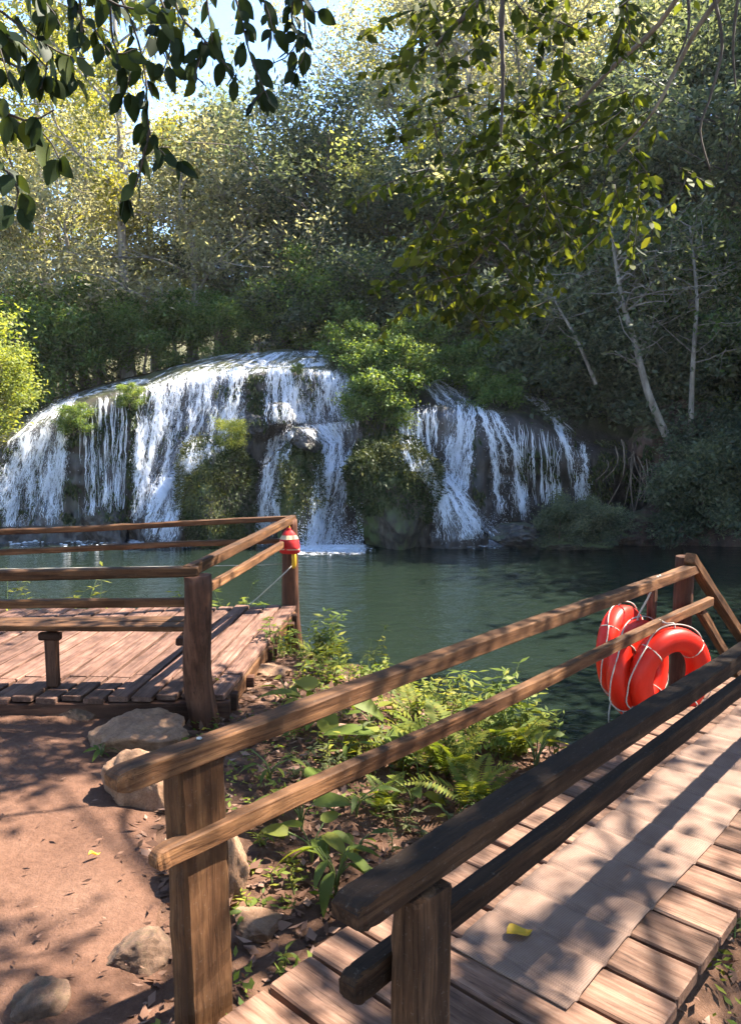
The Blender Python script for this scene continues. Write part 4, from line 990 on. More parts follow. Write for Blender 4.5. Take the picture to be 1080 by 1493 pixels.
    tubes_obj('strap', [(smooth_path([c + [0, 0, .11], c + [.01, .02, .16], atY(421, 757, 7.4)], 8), np.full(8, .006))], M['yellow'], t)
    V, Fc = tube_np(smooth_path([atY(428, 806, 7.28), atY(429, 818, 7.27), atY(428, 829, 7.27)], 8), [.012, .022, .024, .022, .022, .024, .02, .008], 8); link('yellow_toggle', np_mesh('yellow_toggle', V, Fc, True), M['yellow'], t)
    g = link('tether_rope', np_mesh('tether_rope', *tube_np(smooth_path([atY(427, 824, 7.3), atY(395, 854, 7.2), atZ(363, 883, .004)], 14), np.full(14, .0055), 6), True), M['rope'])
    tag(g, 'thin pale rope running from the far log post to the deck', 'rope')
    g = link('safety_line', np_mesh('safety_line', *tube_np(smooth_path([atY(412, 822, 7.36), atY(370, 824, 7.36), atY(-160, 832, 6.8)], 14), np.full(14, .004), 5), True), M['rope'])
    tag(g, 'thin pale line stretched below the far railing', 'rope')
platform()

# ------------------------------------------------------------------ footbridge
U = np.array([math.sin(math.radians(42.1)), math.cos(math.radians(42.1)), 0]); NL = np.array([-U[1], U[0], 0])
R0 = atZ(503, 1316, .8); R0 = np.array([R0[0], R0[1], 0])
L0 = atZ(160, 1122, .8); LL = float((np.array([L0[0], L0[1], 0]) - R0) @ NL)
def W(s, lat, z): return R0 + U * s + NL * lat + np.array([0, 0, z])
def bridge():
    root = empty('footbridge', W(1, .3, -.3), 'weathered plank footbridge with two timber handrails', 'footbridge')
    pitch = .196; s = -.75; k = 0
    while s < 4.35:
        wv = pitch - .017
        timber('plank', W(s + pitch / 2, -.205 + random.uniform(-.012, .012), -.022 + random.uniform(-.003, .003)), W(s + pitch / 2, .752 + random.uniform(-.015, .015), -.022 + random.uniform(-.003, .003)), wv, .042, M['bridge'], root, jit=.002, ch=.006)
        s += pitch; k += 1
    for lat in (-.05, .6):
        timber('beam', W(-.7, lat, -.115), W(4.35, lat, -.115), .09, .14, M['beam'], root)
    # left railing
    hl = timber('handrail', W(0.0, LL, .768), W(4.30, LL, .767), .070, .064, M['rail'], root, round_ends=(.06, 0), jit=.003, ch=.005, seg=40)
    timber('lower_rail', W(.10, LL - .035, .505), W(4.52, LL - .035, .505), .045, .062, M['rail'], root, round_ends=(.045, 0), ch=.005, seg=40)
    g = float(ground_z(*(W(.28, LL, 0)[:2])))
    timber('post', W(.285, LL + .022, g - .2), W(.285, LL + .022, .734), .10, .16, M['rail'], root, up=tuple(U), jit=.005, ch=.012, seg=22)
    p = W(4.28, LL + .06, 0)
    log_obj('post', (p[0], p[1], -1.5), (p[0], p[1], .84), .07, .062, M['log'], root, 14, .008)
    p = W(3.9, LL + .12, 0)
    timber('post', (p[0], p[1], -1.4), (p[0], p[1], .74), .05, .05, M['log'], root, up=tuple(U))
    # right railing
    hr = timber('handrail', W(0, 0, .768), W(4.30, 0, .766), .074, .063, M['shaded_rail'], root, round_ends=(.055, 0), ch=.005, seg=40)
    timber('lower_rail', W(.07, .062, .548), W(4.5, .062, .548), .046, .07, M['shaded_rail'], root, round_ends=(.045, 0), ch=.005, seg=40)
    g = float(ground_z(*(W(.24, 0, 0)[:2])))
    timber('post', W(.225, -.01, g - .2), W(.225, -.01, .733), .075, .125, M['shaded_rail'], root, up=tuple(U), jit=.004, ch=.01, seg=22)
    p = W(4.28, -.06, 0); log_obj('post', (p[0], p[1], -1.5), (p[0], p[1], .84), .07, .062, M['log'], root, 15, .008)
    # stair at the far end, down into the water
    for lat, mm in ((LL + .0, M['rail']), (0.0, M['rail'])):
        timber('stair_handrail', W(4.20, lat, .845), W(5.75, lat, -.17), .075, .07, mm, root, seg=16)
        timber('stair_lower_rail', W(4.36, lat - .02, .47), W(5.62, lat - .02, -.46), .05, .07, mm, root, seg=14)
        q = W(5.6, lat + .03, 0); log_obj('post', (q[0], q[1], -1.8), (q[0], q[1], -.06), .06, .055, M['log'], root, 17)
    for k in range(4):
        timber('tread', W(4.52 + .27 * k, -.1, -.22 - .19 * k), W(4.52 + .27 * k, .75, -.22 - .19 * k), .24, .04, M['bridge'], root)
    for lat in (-.05, .68):
        timber('stringer', W(4.36, lat, -.16), W(5.55, lat, -1.02), .05, .16, M['beam'], root)
    # bolt heads
    bpy.context.view_layer.update()
    def bolt(p, rail):
        V, Fc = ico(2); o = link('bolt', np_mesh('bolt', V * np.array([.009, .009, .004]), Fc, True), M['bolt'])
        o.parent = rail; o.matrix_parent_inverse = (rail.parent.matrix_basis @ rail.matrix_parent_inverse @ rail.matrix_basis).inverted(); o.location = Vector(p)
    for (ss, la, z) in ((.225, -.0, .797), (.93, 0, .797), (.285, LL, .799)):
        bolt(W(ss, la, z), hr if la == 0 else hl)
    # mat
    nu, nv = 230, 16
    S = np.linspace(.945, 4.2, nu); La = np.linspace(.02, .445, nv)
    SS, LA = np.meshgrid(S, La, indexing='ij')
    ph = ((SS + .75) % pitch) / pitch
    Z = .0065 - .013 * np.exp(-((ph - .0) / .075) ** 2) - .013 * np.exp(-((ph - 1) / .075) ** 2) + .0035 * fbm(SS * 6, LA * 6, 0, 3, 9)
    LA2 = LA + .006 * np.sin(SS * 5); P = R0 + U * SS[..., None] + NL * LA2[..., None] + np.array([0, 0, 1]) * (Z + .004)[..., None]
    top = P.reshape(-1, 3); bot = top - np.array([0, 0, .005])
    gf = grid_faces(nu, nv); n = len(top)
    idx = np.arange(n).reshape(nu, nv)
    ring = np.r_[idx[:, 0], idx[-1, 1:], idx[-2::-1, -1], idx[0, -2:0:-1]]
    nx = np.roll(ring, -1)
    sidef = np.stack([ring, ring + n, nx + n, nx], 1)
    me = np_mesh('floor_mat', np.vstack([top, bot]), np.vstack([gf, gf[:, ::-1] + n, sidef]), False)
    m = link('floor_mat', me, M['mat']); tag(m, 'long woven non slip mat lying on the footbridge planks', 'mat')
bridge()

# fallen leaves that can be picked out
def single_leaf(name, p, L, w, rz, mat, label, tilt=.15):
    n = 9; t = np.linspace(0, 1, n); prof = np.sin(t ** .8 * math.pi) * w / 2
    V = []
    for a, b in zip(t, prof):
        zc = .010 * math.sin(a * 5 + 1)
        V += [(a * L - L / 2, -b - 1e-4, zc + .012 * (b / w) * 2), (a * L - L / 2, 0, zc + .003), (a * L - L / 2, b + 1e-4, zc + .016 * (b / w) * 2)]
    Fc = [(k * 3 + j, k * 3 + j + 1, k * 3 + 4 + j, k * 3 + 3 + j) for k in range(n - 1) for j in (0, 1)]
    me = bpy.data.meshes.new(name); me.from_pydata(V, [], Fc); me.update()
    at = me.attributes.new('tint', 'FLOAT', 'FACE'); at.data.foreach_set('value', [.5] * len(Fc))
    o = link(name, me, mat); o.location = p; o.rotation_euler = (0, tilt, rz); return tag(o, label, 'leaf')
single_leaf('fallen_leaf', atZ(757, 1360, .02), .10, .06, .35, M['fallen_yellow'], 'yellow fallen leaf lying on the woven mat', .0)
q = atZ(138, 1245, -.12); single_leaf('fallen_leaf', (q[0], q[1], float(ground_z(q[0], q[1])) + .05), .06, .022, .9, M['fallen_yellow'], 'small pale yellow leaf lying on the dirt path', .05)

# ------------------------------------------------------------------ life rings
def life_ring(c, yaw, lean, R, r, label, seed):
    e = empty('life_ring', c, label, 'life ring', 'life rings hung on the bridge railing')
    nu, nv = 56, 20
    a = np.linspace(0, 2 * np.pi, nu, endpoint=False); b = np.linspace(0, 2 * np.pi, nv, endpoint=False)
    A, Bb = np.meshgrid(a, b, indexing='ij')
    ex = 2 / 2.6; cb = np.sign(np.cos(Bb)) * np.abs(np.cos(Bb)) ** ex; sb = np.sign(np.sin(Bb)) * np.abs(np.sin(Bb)) ** ex
    rad = R + r * cb * 1.0; th = r * .92 * sb
    mt = Matrix.Translation(c) @ Matrix.Rotation(yaw, 4, 'Z') @ Matrix.Rotation(lean, 4, 'X')
    mr = np.array(mt)
    def tf(P): return P @ mr[:3, :3].T + mr[:3, 3]
    # ring in the local XZ plane, axis local Y
    Pn = tf(np.stack([rad * np.sin(A), th, rad * np.cos(A) * 1.04], -1).reshape(-1, 3))
    i, j = np.meshgrid(np.arange(nu), np.arange(nv), indexing='ij')
    Fc = np.stack([(i * nv + j), ((i + 1) % nu) * nv + j, ((i + 1) % nu) * nv + (j + 1) % nv, i * nv + (j + 1) % nv], -1).reshape(-1, 4)
    link('ring_body', np_mesh('ring_body', Pn, Fc[:, ::-1], True), M['ring'], e)
    # grab rope looped between four points outside the ring
    rs = random.Random(seed)
    for k in range(4):
        a0 = math.pi / 4 + k * math.pi / 2; a1 = a0 + math.pi / 2
        q = []
        for t in np.linspace(0, 1, 9):
            an = a0 + (a1 - a0) * t; rr = R + r * 1.03 + .035 * math.sin(t * math.pi) * (1.5 if math.cos(an) < -.3 else .6)
            q.append((rr * math.sin(an), -.01 + .02 * math.sin(t * 6), rr * math.cos(an) * 1.04))
        V, F2 = tube_np(tf(smooth_path(q, 20)), np.full(20, .0042), 6); link('grab_rope', np_mesh('grab_rope', V, F2, True), M['rope'], e)
    for k in range(4):
        an = math.pi / 4 + k * math.pi / 2
        q = [((R + r * 1.04 * math.cos(t)) * math.sin(an), r * .98 * math.sin(t), (R + r * 1.04 * math.cos(t)) * math.cos(an) * 1.04) for t in np.linspace(0, 6.283, 14)]
        V, F2 = tube_np(tf(np.array(q)), np.full(14, .004), 6, cap=False); link('rope_band', np_mesh('rope_band', V, F2, True), M['rope'], e)
    # hanging loop up to the rail
    top = tf(np.array([[0, 0, (R + r) * 1.04]]))[0]
    return e, top
YAW = math.atan2(U[1], U[0])
Ld = np.array([L0[0], L0[1], 0])
RT = []
for (px, py, lat, dy, lean, lab, sd_) in [(976, 986, LL - .10, -.45, .06, 'front glossy orange red life ring facing the bridge deck', 1), (930, 975, LL + .09, -.12, -.05, 'middle life ring seen edge on between two others', 2), (908, 952, LL + .22, .0, -.1, 'rearmost life ring hanging outside the railing over the water', 3)]:
    c = on_plane(px, py, R0 + NL * lat, U)
    e, top = life_ring(c, YAW + dy, lean, .226, .071, lab, sd_); RT.append(top)
rail_pts = [W(3.62, LL - .035, .54), W(3.66, LL, .80), W(3.7, LL, .80)]
for k, top in enumerate(RT):
    an = rail_pts[k]
    q = smooth_path([top + np.array([-.01, 0, -.1]), top + np.array([0, 0, .02]), (top + an) / 2 + np.array([0, 0, .0]), an], 14)
    g = link('hanging_rope', np_mesh('hanging_rope', *tube_np(q, np.full(14, .006), 6), True), M['rope']); tag(g, ['pale rope tying the front life ring to the lower rail', 'pale rope tying the middle life ring to the handrail', 'pale rope tying the rearmost life ring to the handrail'][k], 'rope')
# loose rope end below the rings
c = on_plane(893, 1040, R0 + NL * (LL + .2), U)
q = [c + np.array([0, 0, .12]), c + U * -.05 + np.array([0, 0, .05]), c + U * -.055 + np.array([0, 0, -.04]), c + np.array([0, 0, -.10])]
tag(link('loose_rope', np_mesh('loose_rope', *tube_np(smooth_path(q, 18), np.full(18, .0055), 6), True), M['rope']), 'loose pale rope end dangling below the life rings', 'rope')

# ------------------------------------------------------------------ path rocks
def gz(x, y): return float(ground_z(np.array(x), np.array(y)))
for px, py, r, mat, lab, sd_, rz in [
    (118, 1053, (.17, .16, .10), 'dark_path_rock', 'dark rough rock half under the platform edge', 61, .3),
    (198, 1092, (.27, .25, .15), 'path_rock', 'broad flat sunlit stone at the edge of the path', 62, .5),
    (208, 1170, (.22, .17, .18), 'path_rock', 'blocky tan stone behind the start of the left handrail', 63, .2),
    (308, 1300, (.18, .13, .27), 'path_rock', 'upright rounded tan stone behind the bridge post', 64, .0),
    (205, 1418, (.13, .09, .075), 'dark_path_rock', 'angular grey brown stone beside the bridge post', 65, .4),
    (66, 1492, (.11, .09, .06), 'dark_path_rock', 'mossy rough stone at the bottom of the path', 66, 1.0),
    (375, 1352, (.12, .10, .045), 'path_rock', 'low pale stone among the dry leaves by the bridge', 67, .9),
    (300, 1050, (.17, .13, .07), 'dark_path_rock', 'low stone at the foot of the near log post', 68, .2),
    (385, 985, (.2, .16, .07), 'path_rock', 'pale stone under the side of the platform', 69, .2)]:
    p = atZ(px, py, -.2)
    rock_obj('stone', (p[0], p[1], gz(p[0], p[1]) + r[2] * .35), r, sd_, M[mat], 5, amp=.16, freq=1.5, rz=rz, power=.8, cuts=9, fine=.10); bpy.data.objects[-1] if False else None
    o = COL.objects[-1]; tag(o, lab, 'stone')

# ------------------------------------------------------------------ bank plants
def blade_mesh(name, L, w, n=8, bend=.35, heart=False, fold=.12, droop=1.0):
    t = np.linspace(0, 1, n)
    if heart: prof = np.where(t < .3, .55 + .45 * (t / .3) ** .7, np.cos((t - .3) / .7 * math.pi / 2) ** .8)
    else: prof = np.sin(np.clip(t ** .75, 0, 1) * math.pi) ** .85
    prof[-1] = .01; 
    if not heart: prof[0] = .03
    V = []; 
    for a, b in zip(t, prof):
        x = a * L * (1 - .12 * a * bend); z = -bend * L * .5 * a * a * droop
        V += [(x, -b * w / 2, z + fold * b * w), (x, 0, z), (x, b * w / 2, z + fold * b * w)]
    Fc = [(k * 3 + j, k * 3 + j + 3, k * 3 + j + 4, k * 3 + j + 1) for k in range(n - 1) for j in (0, 1)]
    me = bpy.data.meshes.new(name); me.from_pydata([tuple(map(float, v)) for v in V], [], Fc); me.update()
    me.polygons.foreach_set('use_smooth', [True] * len(Fc))
    at = me.attributes.new('tint', 'FLOAT', 'FACE'); at.data.foreach_set('value', [random.uniform(.35, .65)] * len(Fc))
    return me
BL = {'big': [blade_mesh('big_leaf', 1, .5, 9, .5, True), blade_mesh('big_leaf', 1, .42, 9, .8, False), blade_mesh('big_leaf', 1, .55, 9, .3, True)],
      'lance': [blade_mesh('lance_leaf', 1, .26, 7, .6), blade_mesh('lance_leaf', 1, .32, 7, .9)],
      'oval': [blade_mesh('oval_leaf', 1, .56, 9, .25, fold=.08), blade_mesh('oval_leaf', 1, .6, 9, .5, fold=.1), blade_mesh('oval_leaf', 1, .52, 9, .1, fold=.06)]}
for ms in BL.values():
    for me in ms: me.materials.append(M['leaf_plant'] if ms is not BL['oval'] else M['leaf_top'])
def orient(p, d, roll=0, s=1.0):
    x = Vector(d).normalized(); y = Vector((0, 0, 1)).cross(x)
    if y.length < .05: y = Vector((0, 1, 0))
    y.normalize(); z = x.cross(y)
    m = Matrix(((x.x, y.x, z.x, 0), (x.y, y.y, z.y, 0), (x.z, y.z, z.z, 0), (0, 0, 0, 1)))
    return Matrix.Translation(Vector(p)) @ m @ Matrix.Rotation(roll, 4, 'X') @ Matrix.Scale(s, 4)
def leafy(px, py, n, L, hgt, kind, label, seed, z=None, name='bank_plant', group=None, spread=.5, cat='plant'):
    rng = random.Random(seed)
    p = atZ(px, py, -.35 if z is None else z)
    base = np.array([p[0], p[1], gz(p[0], p[1])])
    e = empty(name, base, label, cat, group)
    tubes = []
    for k in range(n):
        a = k * 2.4 + rng.uniform(-.4, .4); el = rng.uniform(.25, 1.1)
        d = np.array([math.cos(a), math.sin(a), 0]); h = hgt * rng.uniform(.5, 1.1)
        tip = base + d * h * spread * rng.uniform(.5, 1.1) + np.array([0, 0, h])
        mid = base + d * h * .12 + np.array([0, 0, h * .6])
        tubes.append((smooth_path([base, mid, tip], 7), np.linspace(.005, .003, 7)))
        dd = d + np.array([0, 0, rng.uniform(-.2, .45)])
        me = rng.choice(BL[kind]); s = L * rng.uniform(.7, 1.15)
        link('leaf', me, None, e, orient(tip, dd, rng.uniform(-.5, .5), s))
    st = tubes_obj('stems', tubes, M['leaf_stem'], e, 5); st['kind'] = 'stuff'
    return e
M['leaf_stem'] = plain('green_stem', (0.10, 0.13, 0.035), .6, .3, .2)
leafy(470, 1105, 8, .26, .26, 'big', 'big leaved arum behind the upper left handrail', 1)
leafy(560, 1135, 6, .26, .18, 'big', 'broad leaf plant just beyond the lower left handrail', 2)
leafy(440, 1245, 5, .19, .22, 'big', 'arum with hanging pale green leaf below the lower handrail', 3)
leafy(490, 1330, 11, .20, .20, 'lance', 'glossy lance leaved plant beside the end of the bridge rail', 4)
leafy(520, 1270, 6, .12, .12, 'lance', 'small lance leaved plant behind the glossy one', 5)
leafy(385, 1120, 5, .13, .12, 'lance', 'low light green plant beside the left handrail start', 6)
leafy(780, 1160, 6, .13, .25, 'big', 'bright yellow green heart leaved plant at the water edge', 7)
leafy(300, 1075, 5, .13, .22, 'lance', 'yellowish seedling in front of the near log post', 8)
leafy(360, 1400, 5, .07, .08, 'lance', 'small weed beside the left bridge post', 9)
leafy(150, 1150, 7, .09, .07, 'lance', 'little tuft at the path edge beside the flat stone', 10)
leafy(415, 1465, 4, .06, .06, 'lance', 'tiny weed at the edge of the bridge planks', 12)
for k, (px, py) in enumerate([(395, 1180), (450, 1075), (505, 1140), (540, 1100), (620, 1150), (600, 1200), (660, 1240), (455, 1290), (520, 1215), (740, 1110), (690, 1090), (420, 1060), (640, 1060)]):
    leafy(px, py, 6, .13, .15, 'big' if k % 2 else 'lance', 'light green broad leaved seedling on the leafy bank', 80 + k, group='broad leaved seedlings on the bank', spread=.7)
# ferns
def frond_mesh(L, seed):
    rng = np.random.default_rng(seed); n = 22; Vs = []; Fs = []; o = 0
    t = np.linspace(.12, 1, n); sp = np.stack([t * L * (1 - .1 * t), 0 * t, .18 * L * np.sin(t * 2.2) - .3 * L * t ** 2.2], 1)
    for k in range(n):
        w = L * .22 * math.sin(math.pi * min(1, .18 + t[k] * .82)) + .008
        for sg in (-1, 1):
            P = sp[k:k + 1]; D = np.array([[.35, sg, -.12 + rng.normal(0, .08)]]); D /= np.linalg.norm(D)
            v, f = leaves_np(P, D, np.array([[0, 0, 1.0]]), np.array([w]), np.array([L * .042])); Vs.append(v); Fs.append(f + o); o += 4
    v, f = tube_np(np.vstack([[0, 0, 0], sp]), np.linspace(.004, .001, n + 1), 4, cap=False); Vs.append(v); Fs.append(f + o)
    Fc = np.vstack(Fs); me = np_mesh('frond', np.vstack(Vs), Fc, False, rng.uniform(.35, .8, len(Fc))); me.materials.append(M['leaf_plant']); return me
FR = [frond_mesh(1, s) for s in (1, 2, 3)]
def fern(px, py, n, L, label, seed, z=-.4):
    rng = random.Random(seed); p = atZ(px, py, z); base = np.array([p[0], p[1], gz(p[0], p[1])])
    e = empty('fern', base, label, 'fern')
    for k in range(n):
        a = k * 2.4 + rng.uniform(-.3, .3); d = np.array([math.cos(a), math.sin(a), rng.uniform(.5, 1.4)])
        link('frond', rng.choice(FR), None, e, orient(base, d, rng.uniform(-.3, .3), L * rng.uniform(.7, 1.1)))
fern(650, 1170, 11, .52, 'sunlit fern at the pond edge below the handrail', 1)
fern(690, 1220, 9, .42, 'lower fern with arching fronds beside the bridge planks', 2)
fern(600, 1090, 7, .34, 'fern half hidden behind the lower handrail', 3)
fern(560, 1220, 6, .25, 'small dark fern in the shaded hollow', 4)
fern(745, 1150, 9, .42, 'bright fern leaning over the water beside the bridge', 6)
fern(610, 1150, 8, .4, 'fern standing between the bushy herb and the sunlit fern', 7)
fern(465, 960, 7, .4, 'fern at the foot of the far log post', 5)
# leafy herbs with many small leaves
def herb(px, py, stems, hgt, leaf, label, seed, mat='leaf_plant', z=-.5, per=14, wid=.12, name='herb', aspect=.3, base=None):
    rng = np.random.default_rng(seed); 
    if base is None:
        p = atZ(px, py, z); base = np.array([p[0], p[1], gz(p[0], p[1])])
    e = empty(name, base, label, 'plant'); tubes = []; Ps = []; Ds = []
    for k in range(stems):
        b = base + np.r_[rng.normal(0, wid, 2), 0]; h = hgt * rng.uniform(.55, 1.1)
        tip = b + np.r_[rng.normal(0, .25 * h, 2), h]; pth = smooth_path([b, (b + tip) / 2 + np.r_[rng.normal(0, .05 * h, 2), .08 * h], tip], 8)
        tubes.append((pth, np.linspace(.0045, .0015, 8)))
        for j in range(per):
            u = rng.uniform(.25, 1); q = pth[min(7, int(u * 7.99))]; a = rng.uniform(0, 6.28)
            Ps.append(q); Ds.append([math.cos(a), math.sin(a), rng.uniform(-.35, .35)])
    Ps = np.array(Ps); Ds = np.array(Ds); Ds /= np.linalg.norm(Ds, axis=1, keepdims=True); n = len(Ps)
    Nn = np.tile([0, 0, 1.0], (n, 1)) + rng.normal(0, .35, (n, 3)); L = leaf * rng.uniform(.6, 1.2, n)
    V, Fc = leaves_np(Ps, Ds, Nn, L, L * aspect, .1)
    st = tubes_obj('stems', tubes, M['leaf_stem'], e, 4); st['kind'] = 'stuff'
    lv = link('foliage', np_mesh('foliage', V, Fc, False, np.clip(rng.normal(.6, .2, n), 0, 1)), M[mat], e); lv['kind'] = 'stuff'
herb(715, 1150, 24, .40, .10, 'yellow green bamboo like herb lit by the sun at the water edge', 21)
herb(760, 1135, 14, .28, .10, 'low feathery herb leaning out over the water', 22)
herb(600, 1120, 12, .26, .07, 'bushy green herb behind the lower left handrail', 23)
herb(455, 985, 14, .42, .10, 'tall leafy weed beside the far log post', 24)
herb(500, 985, 10, .34, .09, 'leafy weed at the shore right of the far log post', 25)
herb(540, 1000, 6, .36, .06, 'thin upright weed standing against the water', 26, per=10)
herb(610, 1045, 10, .22, .08, 'yellow green weed beyond the upper handrail', 27)
herb(400, 990, 9, .22, .08, 'low weed under the side of the platform', 28)
herb(525, 1180, 12, .16, .06, 'dark green herb in the shade under the handrails', 29)
herb(430, 1130, 10, .14, .06, 'low spreading weed on the leafy bank', 30)
herb(590, 1270, 8, .12, .05, 'low dark weed in the hollow by the bridge', 31, mat='leaf_mid')
herb(355, 1410, 8, .09, .045, 'little weed growing at the foot of the left bridge post', 32, per=10)
herb(640, 1080, 8, .2, .07, 'bright weed at the water line below the lower handrail', 33)
herb(1040, 1440, 8, .10, .06, 'shaded weed on the ground right of the bridge', 34, mat='leaf_mid', z=-.5)
for (px, py, Yd, hh, sd_) in ((118, 884, 7.9, .30, 35), (14, 884, 7.9, .28, 36), (315, 880, 7.9, .22, 39), (360, 878, 7.9, .26, 40)):
    b = atY(px, py, Yd); b = np.array([b[0], Yd, gz(b[0], Yd)])
    herb(0, 0, 5, hh + .55, .11, 'leafy shore weed rising behind the far edge of the platform deck', sd_, base=b, per=22, wid=.05); COL.objects[-3]['group'] = 'shore weeds behind the platform' if COL.objects[-3].type == 'EMPTY' else ''
for k, (px, py, st, h, lf, mt, lab) in enumerate([(680, 1110, 14, .30, .08, 'leaf_plant', 'dense sunlit herb right of the pond edge fern'), (740, 1170, 12, .26, .08, 'leaf_plant', 'yellow green herb close to the bridge planks'), (640, 1190, 14, .24, .07, 'leaf_plant', 'leafy herb between the two arching ferns'), (570, 1170, 14, .18, .07, 'leaf_mid', 'dark bushy herb below the lower handrail'), (480, 1050, 12, .2, .09, 'leaf_plant', 'leafy weed above the big leaved arum'), (560, 1060, 10, .2, .08, 'leaf_plant', 'weed at the shore between the two left handrails'), (470, 1200, 12, .12, .06, 'leaf_mid', 'low creeping weed on the shaded slope'), (420, 1010, 10, .3, .09, 'leaf_plant', 'weed leaning against the far log post'), (700, 1265, 8, .14, .06, 'leaf_plant', 'small herb at the left edge of the bridge planks'), (440, 1330, 8, .08, .05, 'leaf_plant', 'tiny seedling among the pinkish dry leaves')]):
    herb(px, py, st, h, lf, lab, 60 + k, mat=mt)
# leaf litter and ground seedlings
def litter():
    rng = np.random.default_rng(77)
    n = 9000
    x = rng.uniform(-1.3, 2.6, n); y = rng.uniform(1.2, 7.6, n)
    ys = np.interp(x, SH[:, 0], SH[:, 1]); xr = np.interp(y, [-2.5, 0, 1.6, 2.4, 3.0, 3.6, 4.4, 5.1, 8], [0.9, 0.3, -0.5, -.8, -.95, -1.15, -1.2, -1.2, -1.3])
    ok = (y < ys - .1) & (x > xr); x = x[ok]; y = y[ok]; n = len(x)
    P = np.stack([x, y, ground_z(x, y) + rng.uniform(.004, .03, n)], 1)
    D = rand_unit(n, rng, .25); L = rng.uniform(.025, .085, n); Nn = np.tile([0, 0, 1.0], (n, 1)) + rng.normal(0, .4, (n, 3))
    V, Fc = leaves_np(P, D, Nn, L, L * rng.uniform(.3, .6, n), rng.choice([-.15, .15]))
    tag(link('leaf_litter', np_mesh('leaf_litter', V, Fc, False, rng.uniform(0, 1, n)), M['litter']), 'dry brown leaf litter scattered over the bank', 'leaf litter', kind='stuff')
    n = 240
    y = rng.uniform(1.3, 4.9, n); x = np.interp(y, [1.3, 2.4, 3.0, 3.6, 4.9], [-.45, -.75, -.9, -1.1, -1.2]) - np.abs(rng.normal(0, .5, n))
    P = np.stack([x, y, ground_z(x, y) + .045], 1); D = rand_unit(n, rng, .1); L = rng.uniform(.012, .045, n)
    V, Fc = leaves_np(P, D, np.tile([0, 0, 1.0], (n, 1)) + rng.normal(0, .25, (n, 3)), L, L * rng.uniform(.12, .5, n), .1)
    tag(link('path_debris', np_mesh('path_debris', V, Fc, False, rng.uniform(0, 1, n)), M['litter']), 'bits of dry leaf and twig strewn on the dirt path', 'debris', kind='stuff')
    n = 3800
    x = rng.uniform(-1.3, 2.6, n); y = rng.uniform(1.4, 7.9, n)
    ys = np.interp(x, SH[:, 0], SH[:, 1]); ok = (y < ys) & (x > np.interp(y, [0, 1.6, 2.4, 3.0, 3.6, 8], [.3, -.5, -.75, -.9, -1.1, -1.1])) & (fbm(x * 1.3, y * 1.3, 0, 3, 12) > -.02 - .12 * (y > 4.5)); x = x[ok]; y = y[ok]
    m = 5; n = len(x)
    P = np.repeat(np.stack([x, y, ground_z(x, y)], 1), m, 0) + np.c_[rng.normal(0, .02, (n * m, 2)), rng.uniform(.01, .09, n * m)]
    D = rand_unit(n * m, rng, .5); D[:, 2] = np.abs(D[:, 2]) * .6; L = rng.uniform(.02, .06, n * m)
    V, Fc = leaves_np(P, D, np.tile([0, 0, 1.0], (n * m, 1)) + rng.normal(0, .4, (n * m, 3)), L, L * .4)
    tag(link('ground_cover', np_mesh('ground_cover', V, Fc, False, np.clip(rng.normal(.45, .25, n * m), 0, 1)), M['leaf_plant']), 'small green seedlings covering the bank', 'ground cover', kind='stuff')
litter()

# ------------------------------------------------------------------ overhanging branches
def twig_leaves(root, twigs, L, step, seed, meshes, mat, rad=(.006, .002), limit=300, stuff_name='leaf_mass', droop=.5, side=1.0, depth_j=.12):
    """twigs: polylines of (px, py, distance); leaves in pairs along each"""
    rng = random.Random(seed); tubes = []; places = []
    for tw in twigs:
        W_ = [atY(*q) for q in tw]
        n = max(6, int(np.linalg.norm(np.diff(np.array(W_), axis=0), axis=1).sum() / .04))
        p = smooth_path(W_, n); tubes.append((p, np.linspace(rad[0], rad[1], n)))
        tot = np.linalg.norm(np.diff(p, axis=0), axis=1).sum(); m = max(2, int(tot / step))
        for k in range(m + 1):
            u = .12 + .88 * k / m; i = min(n - 2, int(u * (n - 1))); q = p[i]; t = p[i + 1] - p[i]; t /= np.linalg.norm(t) + 1e-9
            for sg in (-1, 1):
                if rng.random() < .18: continue
                a = rng.uniform(0, 6.28); sd_ = np.array([math.cos(a), math.sin(a), 0]) * side
                d = t * .5 + sd_ * rng.uniform(.5, 1.0) + np.array([0, 0, -droop * rng.uniform(.4, 1.4)])
                places.append((q + sd_ * .01, d, L * rng.uniform(.65, 1.2), rng.choice([-1, 1]) * rng.uniform(.4, 1.7)))
    br = tubes_obj('twigs', tubes, M['bark_dark'], root, 6); br['kind'] = 'stuff'
    rng.shuffle(places)
    for (q, d, s, roll) in places[:limit]:
        link('leaf', rng.choice(meshes), None, root, orient(q, d, roll, s))
    rest = places[limit:]
    if rest:
        P = np.array([r[0] for r in rest]); D = np.array([r[1] for r in rest]); D /= np.linalg.norm(D, axis=1, keepdims=True); n = len(P)
        r2 = np.random.default_rng(seed); V, Fc = leaves6_np(P, D, rand_unit(n, r2, .6), np.array([r[2] for r in rest]), np.array([r[2] for r in rest]) * .52)
        o = link(stuff_name, np_mesh(stuff_name, V, Fc, False, np.clip(r2.normal(.5, .2, n), 0, 1)), mat, root); o['kind'] = 'stuff'
    return len(places)
